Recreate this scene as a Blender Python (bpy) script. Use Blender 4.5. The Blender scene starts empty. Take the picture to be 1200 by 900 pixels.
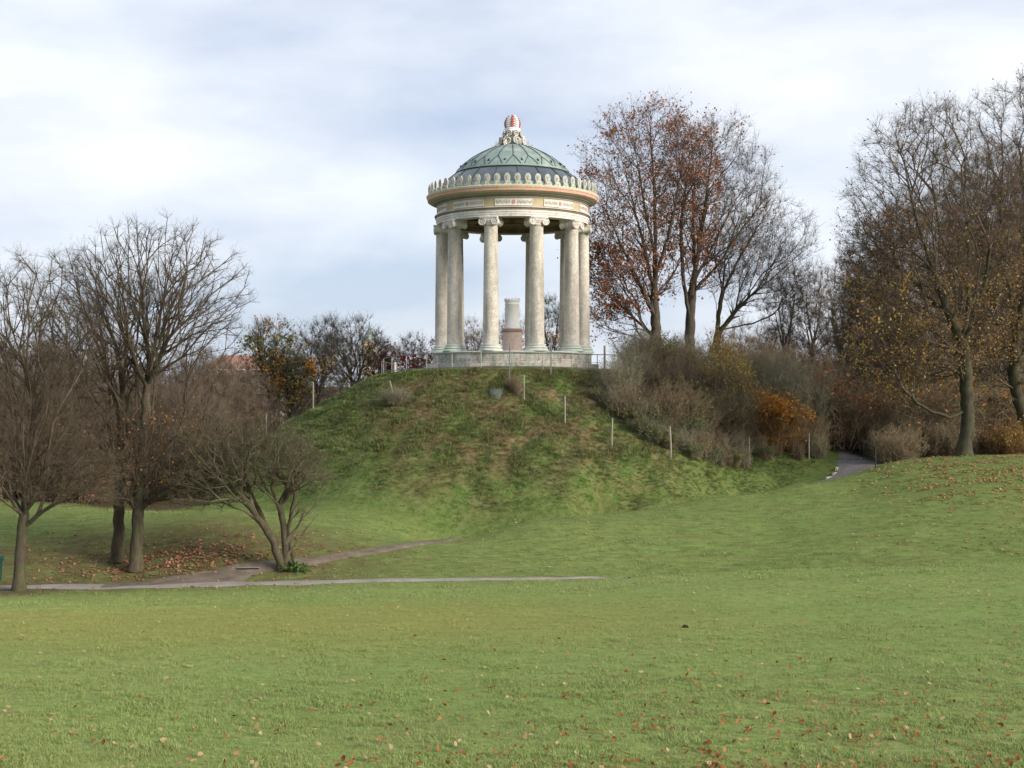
import bpy, math, random
import numpy as np
from math import pi, sin, cos, radians as R
random.seed(7); rng = np.random.default_rng(7)
C = bpy.context.scene.collection
F = 1450.0; K = F/1350.0; HZ = 450.0     # focal length in photo pixels; horizon row
# ------------------------------------------------------------------ camera
cam = bpy.data.cameras.new('camera'); cam.sensor_width = 36.0; cam.lens = F/1200*36
cam.clip_start = 0.1; cam.clip_end = 5000
co = bpy.data.objects.new('camera', cam); C.objects.link(co)
co.location = (0, 0, 0); co.rotation_euler = (R(90), 0, 0)
bpy.context.scene.camera = co
vs = bpy.context.scene.view_settings
bpy.context.scene.display_settings.display_device = 'sRGB'
vs.view_transform = 'Standard'; vs.look = 'None'; vs.gamma = 1.0; vs.use_curve_mapping = False
vs.exposure = 1.4
# ------------------------------------------------------------------ sun and sky
SUN = (0.80, -0.50, 0.40)
_l = math.sqrt(sum(c*c for c in SUN)); SUN = tuple(c/_l for c in SUN)
sl = bpy.data.lights.new('sun', 'SUN'); sl.energy = 2.3; sl.angle = R(24); sl.color = (1.0, 0.90, 0.76)
so = bpy.data.objects.new('sun', sl); C.objects.link(so); so.location = (60, -40, 60)
from mathutils import Vector
so.rotation_euler = Vector(SUN).to_track_quat('Z', 'Y').to_euler()
w = bpy.data.worlds.new('World'); bpy.context.scene.world = w; w.use_nodes = True
nt = w.node_tree; N = nt.nodes; Lk = nt.links
for n in list(N): N.remove(n)
def wn(t, **k):
    n = N.new(t)
    for a, b in k.items(): setattr(n, a, b)
    return n
def wmath(op, a, b=None, c=None, clamp=False):
    n = N.new('ShaderNodeMath'); n.operation = op; n.use_clamp = clamp
    for i, v in enumerate((a, b, c)):
        if v is None: continue
        if isinstance(v, (int, float)): n.inputs[i].default_value = v
        else: Lk.new(v, n.inputs[i])
    return n.outputs[0]
sky = wn('ShaderNodeTexSky'); sky.sky_type = 'NISHITA'; sky.sun_disc = False
sky.sun_elevation = math.asin(SUN[2]); sky.sun_rotation = math.atan2(SUN[0], SUN[1])
skys = wn('ShaderNodeVectorMath', operation='SCALE'); Lk.new(sky.outputs[0], skys.inputs[0]); skys.inputs[3].default_value = 1.0
tc = wn('ShaderNodeTexCoord')
mp = wn('ShaderNodeMapping'); Lk.new(tc.outputs['Generated'], mp.inputs['Vector'])
mp.inputs['Scale'].default_value = (1.7, 1.7, 4.4); mp.inputs['Location'].default_value = (3.1, 0.0, 1.25)
n1 = wn('ShaderNodeTexNoise'); Lk.new(mp.outputs[0], n1.inputs['Vector']); n1.inputs['Scale'].default_value = 1.5; n1.inputs['Detail'].default_value = 7; n1.inputs['Roughness'].default_value = 0.52; n1.inputs['Distortion'].default_value = 0.3
n2 = wn('ShaderNodeTexNoise'); Lk.new(mp.outputs[0], n2.inputs['Vector']); n2.inputs['Scale'].default_value = 3.4; n2.inputs['Detail'].default_value = 6
sep = wn('ShaderNodeSeparateXYZ'); Lk.new(tc.outputs['Generated'], sep.inputs[0])
def blob(px, py, sx, sy):
    d = Vector(((px-600)/F, 1, (450-py)/F)).normalized()
    ax = wmath('DIVIDE', wmath('SUBTRACT', sep.outputs[0], d.x), sx/F)
    az = wmath('DIVIDE', wmath('SUBTRACT', sep.outputs[2], d.z), sy/F)
    rr = wmath('ADD', wmath('MULTIPLY', ax, ax), wmath('MULTIPLY', az, az))
    fr = wmath('GREATER_THAN', sep.outputs[1], 0.0)
    return wmath('MULTIPLY', wmath('POWER', 2.718, wmath('MULTIPLY', rr, -1.0)), fr)
def wsum(lst):
    t = lst[0]
    for q in lst[1:]: t = wmath('ADD', t, q)
    return t
# broad bright clouds and the clearer gaps between them
cov = wsum([wmath('MULTIPLY', n1.outputs[0], 1.55),
    wmath('MULTIPLY', blob(130, 120, 300, 150), 0.27), wmath('MULTIPLY', blob(450, 20, 260, 70), 0.16),
    wmath('MULTIPLY', blob(860, 90, 330, 45), 0.22), wmath('MULTIPLY', blob(900, 260, 120, 60), 0.10),
    wmath('MULTIPLY', blob(560, 350, 380, 70), -0.46), wmath('MULTIPLY', blob(930, 205, 150, 28), -0.34),
    wmath('MULTIPLY', blob(600, 110, 160, 110), -0.24)])
cov = wmath('ADD', cov, -0.35)
cm = wn('ShaderNodeMapRange'); cm.interpolation_type = 'SMOOTHSTEP'; Lk.new(cov, cm.inputs[0])
cm.inputs[1].default_value = 0.02; cm.inputs[2].default_value = 0.98; cm.inputs[3].default_value = 0.86; cm.inputs[4].default_value = 1.0
cr = wn('ShaderNodeValToRGB'); Lk.new(wmath('ADD', wmath('ADD', wmath('MULTIPLY', n2.outputs[0], 0.85), -0.20), wmath('MULTIPLY', cov, 0.62)), cr.inputs[0])
e = cr.color_ramp.elements; e[0].position = 0.22; e[0].color = (0.43, 0.50, 0.64, 1); e[1].position = 0.86; e[1].color = (0.82, 0.85, 0.89, 1)
m_ = e.new(0.48); m_.color = (0.60, 0.645, 0.735, 1)
mx = wn('ShaderNodeMix', data_type='RGBA'); Lk.new(cm.outputs[0], mx.inputs[0])
bk = wn('ShaderNodeVectorMath', operation='SCALE'); bk.inputs[3].default_value = 6.25
Lk.new(cr.outputs[0], bk.inputs[0])
Lk.new(skys.outputs[0], mx.inputs[6]); Lk.new(bk.outputs[0], mx.inputs[7])
bg = wn('ShaderNodeBackground'); bg.inputs[1].default_value = 0.08; Lk.new(mx.outputs[2], bg.inputs[0])
wo = wn('ShaderNodeOutputWorld'); Lk.new(bg.outputs[0], wo.inputs[0])

# ------------------------------------------------------------------ helpers
def W(px, py, d):
    """photo pixel + distance -> world point"""
    y = d*K
    return np.array([(px-600)/F*y, y, (HZ-py)/F*y])
def mesh(name, v, f, mat=None, smooth=False):
    me = bpy.data.meshes.new(name)
    v = np.asarray(v, dtype=np.float32)
    if isinstance(f, np.ndarray):
        n, k = f.shape
        me.vertices.add(len(v)); me.vertices.foreach_set('co', v.ravel())
        me.loops.add(n*k); me.loops.foreach_set('vertex_index', f.astype(np.int32).ravel())
        me.polygons.add(n); me.polygons.foreach_set('loop_start', np.arange(0, n*k, k, dtype=np.int32))
        me.polygons.foreach_set('loop_total', np.full(n, k, dtype=np.int32))
        me.update(calc_edges=True)
    else:
        me.from_pydata([tuple(map(float, p)) for p in v], [], f)
    if smooth: me.polygons.foreach_set('use_smooth', [True]*len(me.polygons))
    if mat: me.materials.append(mat)
    me.update()
    return me
def obj(name, me, parent=None, loc=None, rz=None, scale=None):
    o = bpy.data.objects.new(name, me); C.objects.link(o)
    if parent is not None: o.parent = parent
    if loc is not None: o.location = [float(c) for c in loc]
    if rz is not None: o.rotation_euler = (0, 0, rz)
    if scale is not None: o.scale = scale if hasattr(scale, '__len__') else (scale,)*3
    return o
def tag(o, label=None, cat=None, group=None, kind=None):
    if label: o['label'] = label
    if cat: o['category'] = cat
    if group: o['group'] = group
    if kind: o['kind'] = kind
    return o
def thing(name, loc, label, cat, group=None, rz=0):
    return tag(obj(name, None, loc=loc, rz=rz), label, cat, group)
class MB:
    """collects faces of one mesh"""
    def __init__(s): s.v = []; s.f = []
    def add(s, v, f):
        b = len(s.v); s.v += [tuple(map(float, p)) for p in v]; s.f += [tuple(i+b for i in q) for q in f]; return s
    def box(s, c, h, rz=0, taper=1.0):
        c_, s_ = cos(rz), sin(rz); v = []
        for z in (-1, 1):
            t = taper if z > 0 else 1.0
            for x, y in ((-1, -1), (1, -1), (1, 1), (-1, 1)):
                X, Y = x*h[0]*t, y*h[1]*t
                v.append((c[0]+X*c_-Y*s_, c[1]+X*s_+Y*c_, c[2]+z*h[2]))
        return s.add(v, [(3, 2, 1, 0), (4, 5, 6, 7), (0, 1, 5, 4), (1, 2, 6, 5), (2, 3, 7, 6), (3, 0, 4, 7)])
    def lathe(s, prof, n=24, c=(0, 0, 0), caps=True, a0=0, a1=2*pi, jitter=0):
        full = abs(a1-a0-2*pi) < 1e-6; m = n if full else n+1; v = []
        for r, z in prof:
            for i in range(m):
                a = a0+(a1-a0)*i/n; v.append((c[0]+r*sin(a), c[1]-r*cos(a), c[2]+z))
        f = []
        for k in range(len(prof)-1):
            for i in range(n):
                j = (i+1) % m
                f.append((k*m+i, k*m+j, (k+1)*m+j, (k+1)*m+i))
        if caps and full:
            f.append(tuple(range(m-1, -1, -1))); f.append(tuple((len(prof)-1)*m+i for i in range(m)))
        return s.add(v, f)
    def tube(s, pts, r, n=6, cap=True):
        pts = [Vector(p) for p in pts]; rs = r if hasattr(r, '__len__') else [r]*len(pts); v = []
        up = Vector((0.13, 0.21, 0.97))
        for i, p in enumerate(pts):
            t = (pts[min(i+1, len(pts)-1)]-pts[max(i-1, 0)]).normalized()
            u = t.cross(up)
            if u.length < 0.05: u = t.cross(Vector((1, 0, 0)))
            u.normalize(); w_ = t.cross(u)
            for k in range(n):
                a = 2*pi*k/n; v.append(p+u*(cos(a)*rs[i])+w_*(sin(a)*rs[i]))
        f = [(i*n+k, i*n+(k+1) % n, (i+1)*n+(k+1) % n, (i+1)*n+k) for i in range(len(pts)-1) for k in range(n)]
        if cap: f += [tuple(range(n-1, -1, -1)), tuple((len(pts)-1)*n+k for k in range(n))]
        return s.add(v, f)
    def me(s, name, mat, smooth=False): return mesh(name, s.v, s.f, mat, smooth)
    def build(s, name, mat, parent=None, smooth=False, loc=None, rz=None): return obj(name, s.me(name, mat, smooth), parent, loc, rz)

# ------------------------------------------------------------------ materials
class NB:
    def __init__(s, name, rough=0.9, metal=0.0, spec=0.3):
        s.m = bpy.data.materials.new(name); s.m.use_nodes = True; s.t = s.m.node_tree
        s.b = s.t.nodes['Principled BSDF']; s.b.inputs['Roughness'].default_value = rough
        s.b.inputs['Metallic'].default_value = metal; s.b.inputs['Specular IOR Level'].default_value = spec
        s.geo = s.t.nodes.new('ShaderNodeNewGeometry'); s.P = s.geo.outputs['Position']
    def n(s, t): return s.t.nodes.new(t)
    def l(s, a, b): s.t.links.new(a, b)
    def obj(s): return s.n('ShaderNodeTexCoord').outputs['Object']
    def noise(s, scale, detail=4, rough=0.55, vec=None, dist=0, stretch=None):
        q = s.n('ShaderNodeTexNoise'); q.inputs['Scale'].default_value = scale; q.inputs['Detail'].default_value = detail
        q.inputs['Roughness'].default_value = rough; q.inputs['Distortion'].default_value = dist
        v = vec if vec is not None else s.P
        if stretch:
            mp = s.n('ShaderNodeMapping'); mp.inputs['Scale'].default_value = stretch; s.l(v, mp.inputs[0]); v = mp.outputs[0]
        s.l(v, q.inputs['Vector']); return q.outputs[0]
    def ramp(s, val, stops):
        q = s.n('ShaderNodeValToRGB'); s.l(val, q.inputs[0]); e = q.color_ramp.elements
        while len(e) < len(stops): e.new(0.5)
        for i, (p, c) in enumerate(stops):
            e[i].position = p; e[i].color = (c, c, c, 1) if isinstance(c, (int, float)) else (*c, 1)
        return q.outputs[0]
    def mix(s, fac, a, b, mode='MIX'):
        q = s.n('ShaderNodeMix'); q.data_type = 'RGBA'; q.blend_type = mode
        for i, v in ((0, fac), (6, a), (7, b)):
            if isinstance(v, (int, float)): q.inputs[i].default_value = v if i == 0 else (v, v, v, 1)
            elif isinstance(v, tuple): q.inputs[i].default_value = (*v, 1)
            else: s.l(v, q.inputs[i])
        return q.outputs[2]
    def math(s, op, a, b=None, clamp=False):
        q = s.n('ShaderNodeMath'); q.operation = op; q.use_clamp = clamp
        for i, v in enumerate((a, b)):
            if v is None: continue
            if isinstance(v, (int, float)): q.inputs[i].default_value = v
            else: s.l(v, q.inputs[i])
        return q.outputs[0]
    def near(s, c, rad, soft=1.0, squash=None):
        """1 inside a ball around the world point c"""
        q = s.n('ShaderNodeVectorMath'); q.operation = 'SUBTRACT'; s.l(s.P, q.inputs[0]); q.inputs[1].default_value = [float(k) for k in c]
        v = q.outputs[0]
        if squash:
            m = s.n('ShaderNodeVectorMath'); m.operation = 'MULTIPLY'; s.l(v, m.inputs[0]); m.inputs[1].default_value = squash; v = m.outputs[0]
        m = s.n('ShaderNodeVectorMath'); m.operation = 'LENGTH'; s.l(v, m.inputs[0])
        r = s.n('ShaderNodeMapRange'); r.interpolation_type = 'SMOOTHSTEP'; s.l(m.outputs['Value'], r.inputs[0])
        r.inputs[1].default_value = rad*(1-soft*0.6); r.inputs[2].default_value = rad*(1+soft*0.4); r.inputs[3].default_value = 1; r.inputs[4].default_value = 0
        return r.outputs[0]
    def col(s, c):
        if isinstance(c, tuple): s.b.inputs['Base Color'].default_value = (*c, 1)
        else: s.l(c, s.b.inputs['Base Color'])
        return s
    def bump(s, val, strength=0.3, dist=0.02):
        q = s.n('ShaderNodeBump'); q.inputs['Strength'].default_value = strength; q.inputs['Distance'].default_value = dist
        s.l(val, q.inputs['Height']); s.l(q.outputs[0], s.b.inputs['Normal']); return s
    def rnd(s): return s.n('ShaderNodeObjectInfo').outputs['Random']

# ------------------------------------------------------------------ terrain height field
TC = np.array([0.03, 76.25])                   # temple centre
ctrl = []
def cp(px, py, d): ctrl.append(W(px, py, d))
for px in (-150, 150, 450, 750, 1050, 1350):
    k = (px-600)/750.0
    cp(px, 900+4*k, 11.5); cp(px, 800, 16.5); cp(px, 722-4*k, 26.5)
    ctrl.append(np.array([k*4, 4.0, -2.55])); 
for px, py in ((-150, 694), (0, 693), (150, 690), (300, 686), (450, 683), (600, 681), (740, 678), (860, 673), (1000, 669), (1200, 661), (1400, 655)):
    cp(px, py, 41.2)
for px, py in ((-150, 689), (0, 689), (150, 686), (300, 681), (450, 678.5), (600, 677)): cp(px, py, 42.2)
for px, py in ((740, 679), (860, 678), (1000, 674), (1200, 667), (1400, 662)): cp(px, py, 42.4)
for q in ((500, 656, 44.8), (600, 650, 45.5), (700, 640, 46.3), (800, 640, 46.2), (1000, 640, 45.4), (1200, 640, 44.6), (900, 612, 49.5), (1000, 600, 50), (1100, 600, 49), (1200, 600, 48.5), (1350, 600, 48.5),
          (1000, 575, 54), (1100, 562, 53.5), (1200, 560, 53), (1350, 560, 53),
          (520, 633, 49), (600, 614.5, 50), (650, 606.5, 51), (700, 599.5, 52), (775, 589.5, 53.5), (850, 579.5, 55), (915, 570, 56.3), (975, 562, 57.5), (1040, 543, 58), (1133, 533.5, 58.5), (1200, 533, 58.5), (1300, 535, 59),
          (150, 640, 46.5), (250, 640, 45.5), (0, 650, 45.5), (300, 663, 43.6), (400, 655, 44.6), (250, 600, 49.5), (100, 600, 52), (0, 600, 54), (400, 622, 48.5), (-150, 620, 50), (-150, 590, 58), (50, 590, 58),
          (1000, 556, 60.0), (1003, 541, 63.5), (988, 521, 68.5), (968, 506, 73), (1060, 547, 66), (1150, 547, 70), (1250, 545, 72)): cp(*q)
# groove behind the crest where the path runs
for px, d in ((530, 51.5), (600, 51.9), (700, 54.3), (850, 57.3), (930, 59)):
    yl = np.interp(px, [520, 600, 700, 850, 975], [633, 614.5, 600, 580, 562])
    p = W(px, yl, d); p[2] -= 0.45; ctrl.append(p)
prof = [(0, .62), (4, .62), (7.8, .5), (9.0, .05), (10.5, -.85), (12.3, -1.75), (14.2, -2.95), (15.8, -3.95), (17.5, -5.1), (19.2, -6.25)]
for r_, z_ in prof:
    for a in np.arange(-180, 180, 24 if r_ > 1 else 360):
        x = r_*sin(R(a)); y = -r_*cos(R(a))
        if r_ > 8.5 and 75 < a < 170: continue
        if r_ > 17 and (a > 30 or abs(a) > 110): continue
        ctrl.append(np.array([TC[0]+x, TC[1]+y, z_+(0.045*max(-y, -2) if r_ < 10 else 0.02*max(-y, -2))]))
for q in ((11, 82, -.9), (17, 82, -2.0), (22, 84, -2.6), (14, 92, -2.5), (28, 92, -3.6), (-10, 96, -5.5), (4, 98, -5.0), (0, 130, -6.8), (-22, 74, -6.3), (-26, 90, -6.5),
          (-75, 20, -6.0), (-75, 60, -6.7), (-75, 110, -6.8), (75, 110, -5.5), (75, 60, -4.2), (75, 20, -4), (-45, -15, -1.9), (45, -15, -1.7), (0, -30, -1.5), (0, 0, -1.65), (-40, 70, -6.4), (40, 85, -4.0)):
    ctrl.append(np.array(q, float))
ctrl = np.array(ctrl)
def _U(d2): return np.where(d2 > 1e-12, d2*np.log(np.maximum(d2, 1e-12)), 0)
_P = ctrl[:, :2]; _n = len(_P)
_A = np.zeros((_n+3, _n+3)); _A[:_n, :_n] = _U(((_P[:, None]-_P[None])**2).sum(-1))+np.eye(_n)*0.25
_A[:_n, _n] = 1; _A[:_n, _n+1:] = _P; _A[_n, :_n] = 1; _A[_n+1:, :_n] = _P.T
_c = np.linalg.solve(_A, np.concatenate([ctrl[:, 2], np.zeros(3)]))
def tps(x, y):
    out = np.full(x.shape, _c[_n])+_c[_n+1]*x+_c[_n+2]*y
    for i in range(_n): out += _c[i]*_U((x-_P[i, 0])**2+(y-_P[i, 1])**2)
    return out
def _grow(a, b, step, far, k=1.35):
    core = list(np.arange(a, b+1e-6, step)); lo = []; hi = []; s_ = step; p = a
    while p > -far: s_ *= k; p -= s_; lo.append(p)
    s_ = step; p = b
    while p < far: s_ *= k; p += s_; hi.append(p)
    return np.array(lo[::-1]+core+hi)
GX = _grow(-34, 36, 0.3, 2500); GY = _grow(6, 96, 0.3, 2500)
gx, gy = np.meshgrid(GX, GY)
def smooth(t): t = np.clip(t, 0, 1); return t*t*(3-2*t)
dist_ = np.hypot(gx, gy-50); far = smooth((dist_-75)/60)
GZ = np.where(far < 1, tps(np.clip(gx, -130, 130), np.clip(gy, -90, 190)), 0)*(1-far)+far*(-6.6)
_h = rng.normal(size=(60, 4))
def wav(x, y, wl, amp, n=10, seed=0):
    r_ = np.random.default_rng(seed); o = np.zeros_like(x)
    for i in range(n):
        a = r_.uniform(0, 2*pi); k = 2*pi/(wl*r_.uniform(.6, 1.6)); o += np.sin((x*cos(a)+y*sin(a))*k+r_.uniform(0, 6.28))
    return o*amp/math.sqrt(n)
_pl = np.array([W(px, 600, d)[:2] for px, d in ((500, 47.6), (560, 50.4), (600, 51.2), (700, 53.0), (775, 54.4), (850, 56.0), (930, 58.0))])
_t = np.linspace(0, len(_pl)-1.001, 80); _q = np.stack([np.interp(_t, range(len(_pl)), _pl[:, k]) for k in (0, 1)], -1)
_near = (gx > -8) & (gx < 18) & (gy > 48) & (gy < 66); _d2 = np.full(gx.shape, 1e9)
for a_, b__ in _q: _d2[_near] = np.minimum(_d2[_near], (gx[_near]-a_)**2+(gy[_near]-b__)**2)
GZ = GZ-.55*np.exp(-_d2/1.1)*smooth((gx+3)/3)*smooth((17-gx)/2)
hillw = smooth((20-np.hypot(gx-TC[0], gy-TC[1]))/3)*smooth((np.hypot(gx-TC[0], gy-TC[1])-7)/2)
GZ = GZ+(1-far)*(wav(gx, gy, 5.0, .018, seed=1)+wav(gx, gy, 1.6, .010, seed=2))+hillw*(wav(gx, gy, 2.4, .07, 14, 3)+wav(gx, gy, 1.1, .04, 14, 4))
def H(x, y):
    x = np.asarray(x, float); y = np.asarray(y, float)
    i = np.clip(np.searchsorted(GX, x)-1, 0, len(GX)-2); j = np.clip(np.searchsorted(GY, y)-1, 0, len(GY)-2)
    u = (x-GX[i])/(GX[i+1]-GX[i]); v = (y-GY[j])/(GY[j+1]-GY[j])
    return (GZ[j, i]*(1-u)+GZ[j, i+1]*u)*(1-v)+(GZ[j+1, i]*(1-u)+GZ[j+1, i+1]*u)*v
def gp(px, py, d0=5.0, d1=130.0):
    """where the line of sight through a photo pixel first meets the ground"""
    d = np.arange(d0, d1, 0.05); x = (px-600)/F*d; z = (HZ-py)/F*d
    below = np.nonzero(z <= H(x, d))[0]
    k = below[0] if len(below) else int(np.argmin(np.where(d < 75, (z-H(x, d))/d, 9)))
    return np.array([x[k], d[k], float(H(x[k], d[k]))])
def onground(x, y, dz=0.0): return np.array([x, y, float(H(x, y))+dz])
# ------------------------------------------------------------------ ground
def grass_color(nb, dark=1.0):
    big = nb.noise(0.11, 4, 0.6); mid = nb.noise(0.9, 4, 0.6); fine = nb.noise(7.0, 5, 0.65); streak = nb.noise(1.0, 4, 0.6, stretch=(0.35, 2.2, 1.0))
    c = nb.ramp(fine, [(0.28, (.112, .160, .048)), (0.5, (.178, .240, .068)), (0.74, (.265, .315, .105))])
    c = nb.mix(nb.ramp(mid, [(0.42, 0.0), (0.68, 0.55)]), c, (.215, .235, .085))
    c = nb.mix(nb.ramp(big, [(0.40, 0.0), (0.66, 0.45)]), c, (.125, .205, .052))
    syy = nb.n('ShaderNodeSeparateXYZ'); nb.l(nb.P, syy.inputs[0])
    farm = nb.ramp(nb.math('MULTIPLY', nb.math('SUBTRACT', nb.math('ADD', syy.outputs[1], nb.math('MULTIPLY', mid, 3.0)), 40.0), .1, True), [(0.3, 0.0), (0.75, 1.0)])
    mott = nb.noise(2.4, 6, .75, stretch=(.5, 1.6, 1))
    c = nb.mix(nb.math('MULTIPLY', farm, nb.ramp(mott, [(0.36, .95), (0.58, .30)])), c, (.085, .115, .034))
    c = nb.mix(nb.math('MULTIPLY', nb.near(gp(230, 725), 7.0, 1.0, (0.6, 1, 0)), 0.55), c, (.235, .215, .055))
    c = nb.mix(nb.math('MULTIPLY', nb.ramp(streak, [(0.50, 0.0), (0.66, 1.0)]), 0.28), c, (.150, .118, .055))
    mr = (0.16, 0.10)
    # rough hillside: long tussocks, dead stalks and bare brown earth
    ball = nb.near((TC[0], TC[1]-1.0, -2), 19.6, 0.14, (1, 1, 0))
    rough = nb.noise(3.0, 6, 0.72, dist=0.3); r2 = nb.noise(0.55, 6, 0.68)
    hc = nb.ramp(rough, [(0.3, (.032, .056, .012)), (0.48, (.078, .122, .030)), (0.66, (.140, .172, .056))])
    zone = nb.math('ADD', nb.near(gp(560, 462), 6.0, 1.0, (0.75, 1, 1.3)), 0.12)
    zone = nb.math('ADD', zone, nb.math('MULTIPLY', nb.near(gp(690, 500), 6.0, 1.0), 0.55))
    zone = nb.math('ADD', zone, nb.math('MULTIPLY', nb.near(gp(530, 545), 3.6, 1.0), 0.45))
    zone = nb.math('ADD', zone, nb.math('MULTIPLY', nb.near(gp(740, 445), 5.5, 1.0), 0.5))
    bm = nb.math('MULTIPLY', nb.ramp(nb.math('ADD', nb.math('MULTIPLY', r2, 0.55), nb.math('MULTIPLY', rough, 0.45)), [(0.44, 0.0), (0.54, 1.0)]), nb.math('MINIMUM', zone, 1.0))
    br = nb.ramp(nb.noise(2.6, 4, 0.7), [(0.34, (.070, .032, .022)), (0.5, (.155, .082, .050)), (0.66, (.21, .165, .125))])
    hc = nb.mix(nb.math('MULTIPLY', bm, 0.78), hc, br)
    c = nb.mix(ball, c, hc)
    # worn, littered ground below the trees
    lit = nb.math('MAXIMUM', nb.near(gp(190, 658), 5.2, 0.8, (0.55, 1.15, 0)), nb.near(gp(60, 668), 3.2, 0.9, (0.5, 1.2, 0)))
    c = nb.mix(nb.math('MULTIPLY', lit, nb.ramp(nb.noise(1.6, 4, .7), [(0.35, 0.2), (0.6, 0.85)])), c, (.105, .070, .038))
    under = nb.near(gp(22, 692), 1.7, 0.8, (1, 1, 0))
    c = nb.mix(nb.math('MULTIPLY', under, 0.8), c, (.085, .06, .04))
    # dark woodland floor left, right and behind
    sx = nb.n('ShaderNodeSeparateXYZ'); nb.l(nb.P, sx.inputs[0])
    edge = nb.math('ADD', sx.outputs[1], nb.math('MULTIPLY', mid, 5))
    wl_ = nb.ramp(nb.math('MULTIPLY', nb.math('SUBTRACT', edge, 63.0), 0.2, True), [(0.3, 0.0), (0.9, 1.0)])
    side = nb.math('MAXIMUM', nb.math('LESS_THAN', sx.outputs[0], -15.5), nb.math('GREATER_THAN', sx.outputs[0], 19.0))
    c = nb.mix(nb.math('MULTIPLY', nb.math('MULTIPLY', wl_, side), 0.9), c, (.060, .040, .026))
    return c
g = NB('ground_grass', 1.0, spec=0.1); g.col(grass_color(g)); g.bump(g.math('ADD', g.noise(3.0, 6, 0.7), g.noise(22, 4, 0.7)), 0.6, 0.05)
M_ground = g.m
b_ = NB('grass_blades', 0.8, spec=0.2)
_gc = grass_color(b_); b_.col(b_.mix(b_.ramp(b_.rnd(), [(0, 0.15), (1, 0.95)]), b_.mix(0.18, _gc, (.125, .205, .045)), b_.mix(0.32, _gc, (.40, .44, .18))))
b_.b.inputs['Subsurface Weight'].default_value = 0.0
M_blade = b_.m
ny, nx = GZ.shape
idx = np.arange(nx*ny).reshape(ny, nx)
q4 = np.stack([idx[:-1, :-1], idx[:-1, 1:], idx[1:, 1:], idx[1:, :-1]], -1).reshape(-1, 4)
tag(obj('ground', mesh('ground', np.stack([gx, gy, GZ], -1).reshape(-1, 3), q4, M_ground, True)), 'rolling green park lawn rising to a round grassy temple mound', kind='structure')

def ribbon(name, pts, widths, mat, lift, cuts=7, step=0.3, wob=0.06, skirt=0.0):
    P = np.array(pts, float)[:, :2]; s = np.concatenate([[0], np.cumsum(np.hypot(*np.diff(P, axis=0).T))])
    t = np.arange(0, s[-1], step)
    # Catmull-Rom
    def cr(y):
        out = []
        for u in t:
            i = min(np.searchsorted(s, u, 'right')-1, len(s)-2); f_ = (u-s[i])/(s[i+1]-s[i])
            p0, p1, p2, p3 = y[max(i-1, 0)], y[i], y[i+1], y[min(i+2, len(y)-1)]
            out.append(.5*((2*p1)+(-p0+p2)*f_+(2*p0-5*p1+4*p2-p3)*f_**2+(-p0+3*p1-3*p2+p3)*f_**3))
        return np.array(out)
    X = cr(P[:, 0]); Y = cr(P[:, 1]); Wd = np.interp(t, s, widths)
    T = np.stack([np.gradient(X), np.gradient(Y)], -1); T /= np.linalg.norm(T, axis=1)[:, None]; Nn = np.stack([-T[:, 1], T[:, 0]], -1)
    r_ = np.random.default_rng(len(pts)); wl = np.convolve(r_.normal(size=len(t)+6), np.ones(5)/5, 'same')[3:-3]*wob; wr = np.convolve(r_.normal(size=len(t)+6), np.ones(5)/5, 'same')[3:-3]*wob
    u = np.linspace(-1, 1, cuts)
    off = u[None]*(Wd[:, None]/2)+np.where(u[None] < 0, wl[:, None], wr[:, None])*np.abs(u[None])
    x = X[:, None]+Nn[:, :1]*off; y = Y[:, None]+Nn[:, 1:]*off
    z = H(x, y)+lift*(1-0.9*np.abs(u[None])**4)
    v = np.stack([x, y, z], -1).reshape(-1, 3); i = np.arange(len(t)*cuts).reshape(len(t), cuts)
    f = np.stack([i[:-1, :-1], i[:-1, 1:], i[1:, 1:], i[1:, :-1]], -1).reshape(-1, 4)
    return tag(obj(name, mesh(name, v, f, mat, True)), kind='structure'), X, Y
pa = NB('path_gravel', 0.95, spec=0.2)
c_ = pa.ramp(pa.noise(1.2, 5, .65), [(0.3, (.17, .155, .14)), (0.7, (.29, .26, .235))])
c_ = pa.mix(pa.ramp(pa.noise(34, 3, .6), [(0.4, 0.0), (0.75, 0.5)]), c_, (.32, .29, .26)); pa.col(c_); pa.bump(pa.noise(30, 4, .7), 0.4, 0.02)
so_ = NB('path_earth', 0.95, spec=0.15); so_.col(so_.ramp(so_.noise(1.6, 6, .7), [(0.3, (.085, .068, .048)), (0.52, (.145, .120, .090)), (0.75, (.21, .18, .14))])); so_.bump(so_.noise(14, 5, .7), 0.5, 0.03)
mp_ = [gp(px, py, 30) for px, py in ((-260, 690), (-120, 690), (0, 689), (100, 688), (200, 686.5), (300, 684.3), (400, 681.8), (520, 680), (640, 678.5), (700, 677.8), (738, 677.8))]
o, _, _ = ribbon('footpath', mp_, [.95]*3+[.95, 1.0, .9, .8, .62, .5, .4, .2], pa.m, 0.05)
o['label'] = 'pale narrow gravel path running across the park behind the front lawn'
bp = [gp(px, py, 30) for px, py in ((120, 688), (190, 684), (252, 678.5), (282, 669), (330, 662), (380, 655.5), (440, 645.5), (500, 636.5), (524, 633.5))]
for px, d in ((560, 50.4), (600, 51.2), (700, 53.0), (775, 54.4), (850, 56.0), (930, 58.0)):
    bp.append(W(px, 600, d))
o, _, _ = ribbon('side_path', bp, [1.0, 1.7, 2.3, 1.5, .95, .75, .7, .6, .5, .45, .45, .45, .5, .6, 1.0], so_.m, 0.055)
o['label'] = 'brown earth side path forking off round the foot of the mound'
asph = NB('path_asphalt', 0.9, spec=0.25); asph.col(asph.ramp(asph.noise(2.0, 6, .6), [(0.3, (.135, .125, .120)), (0.7, (.205, .190, .182))])); asph.bump(asph.noise(40, 3, .6), .3, .01)
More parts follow.
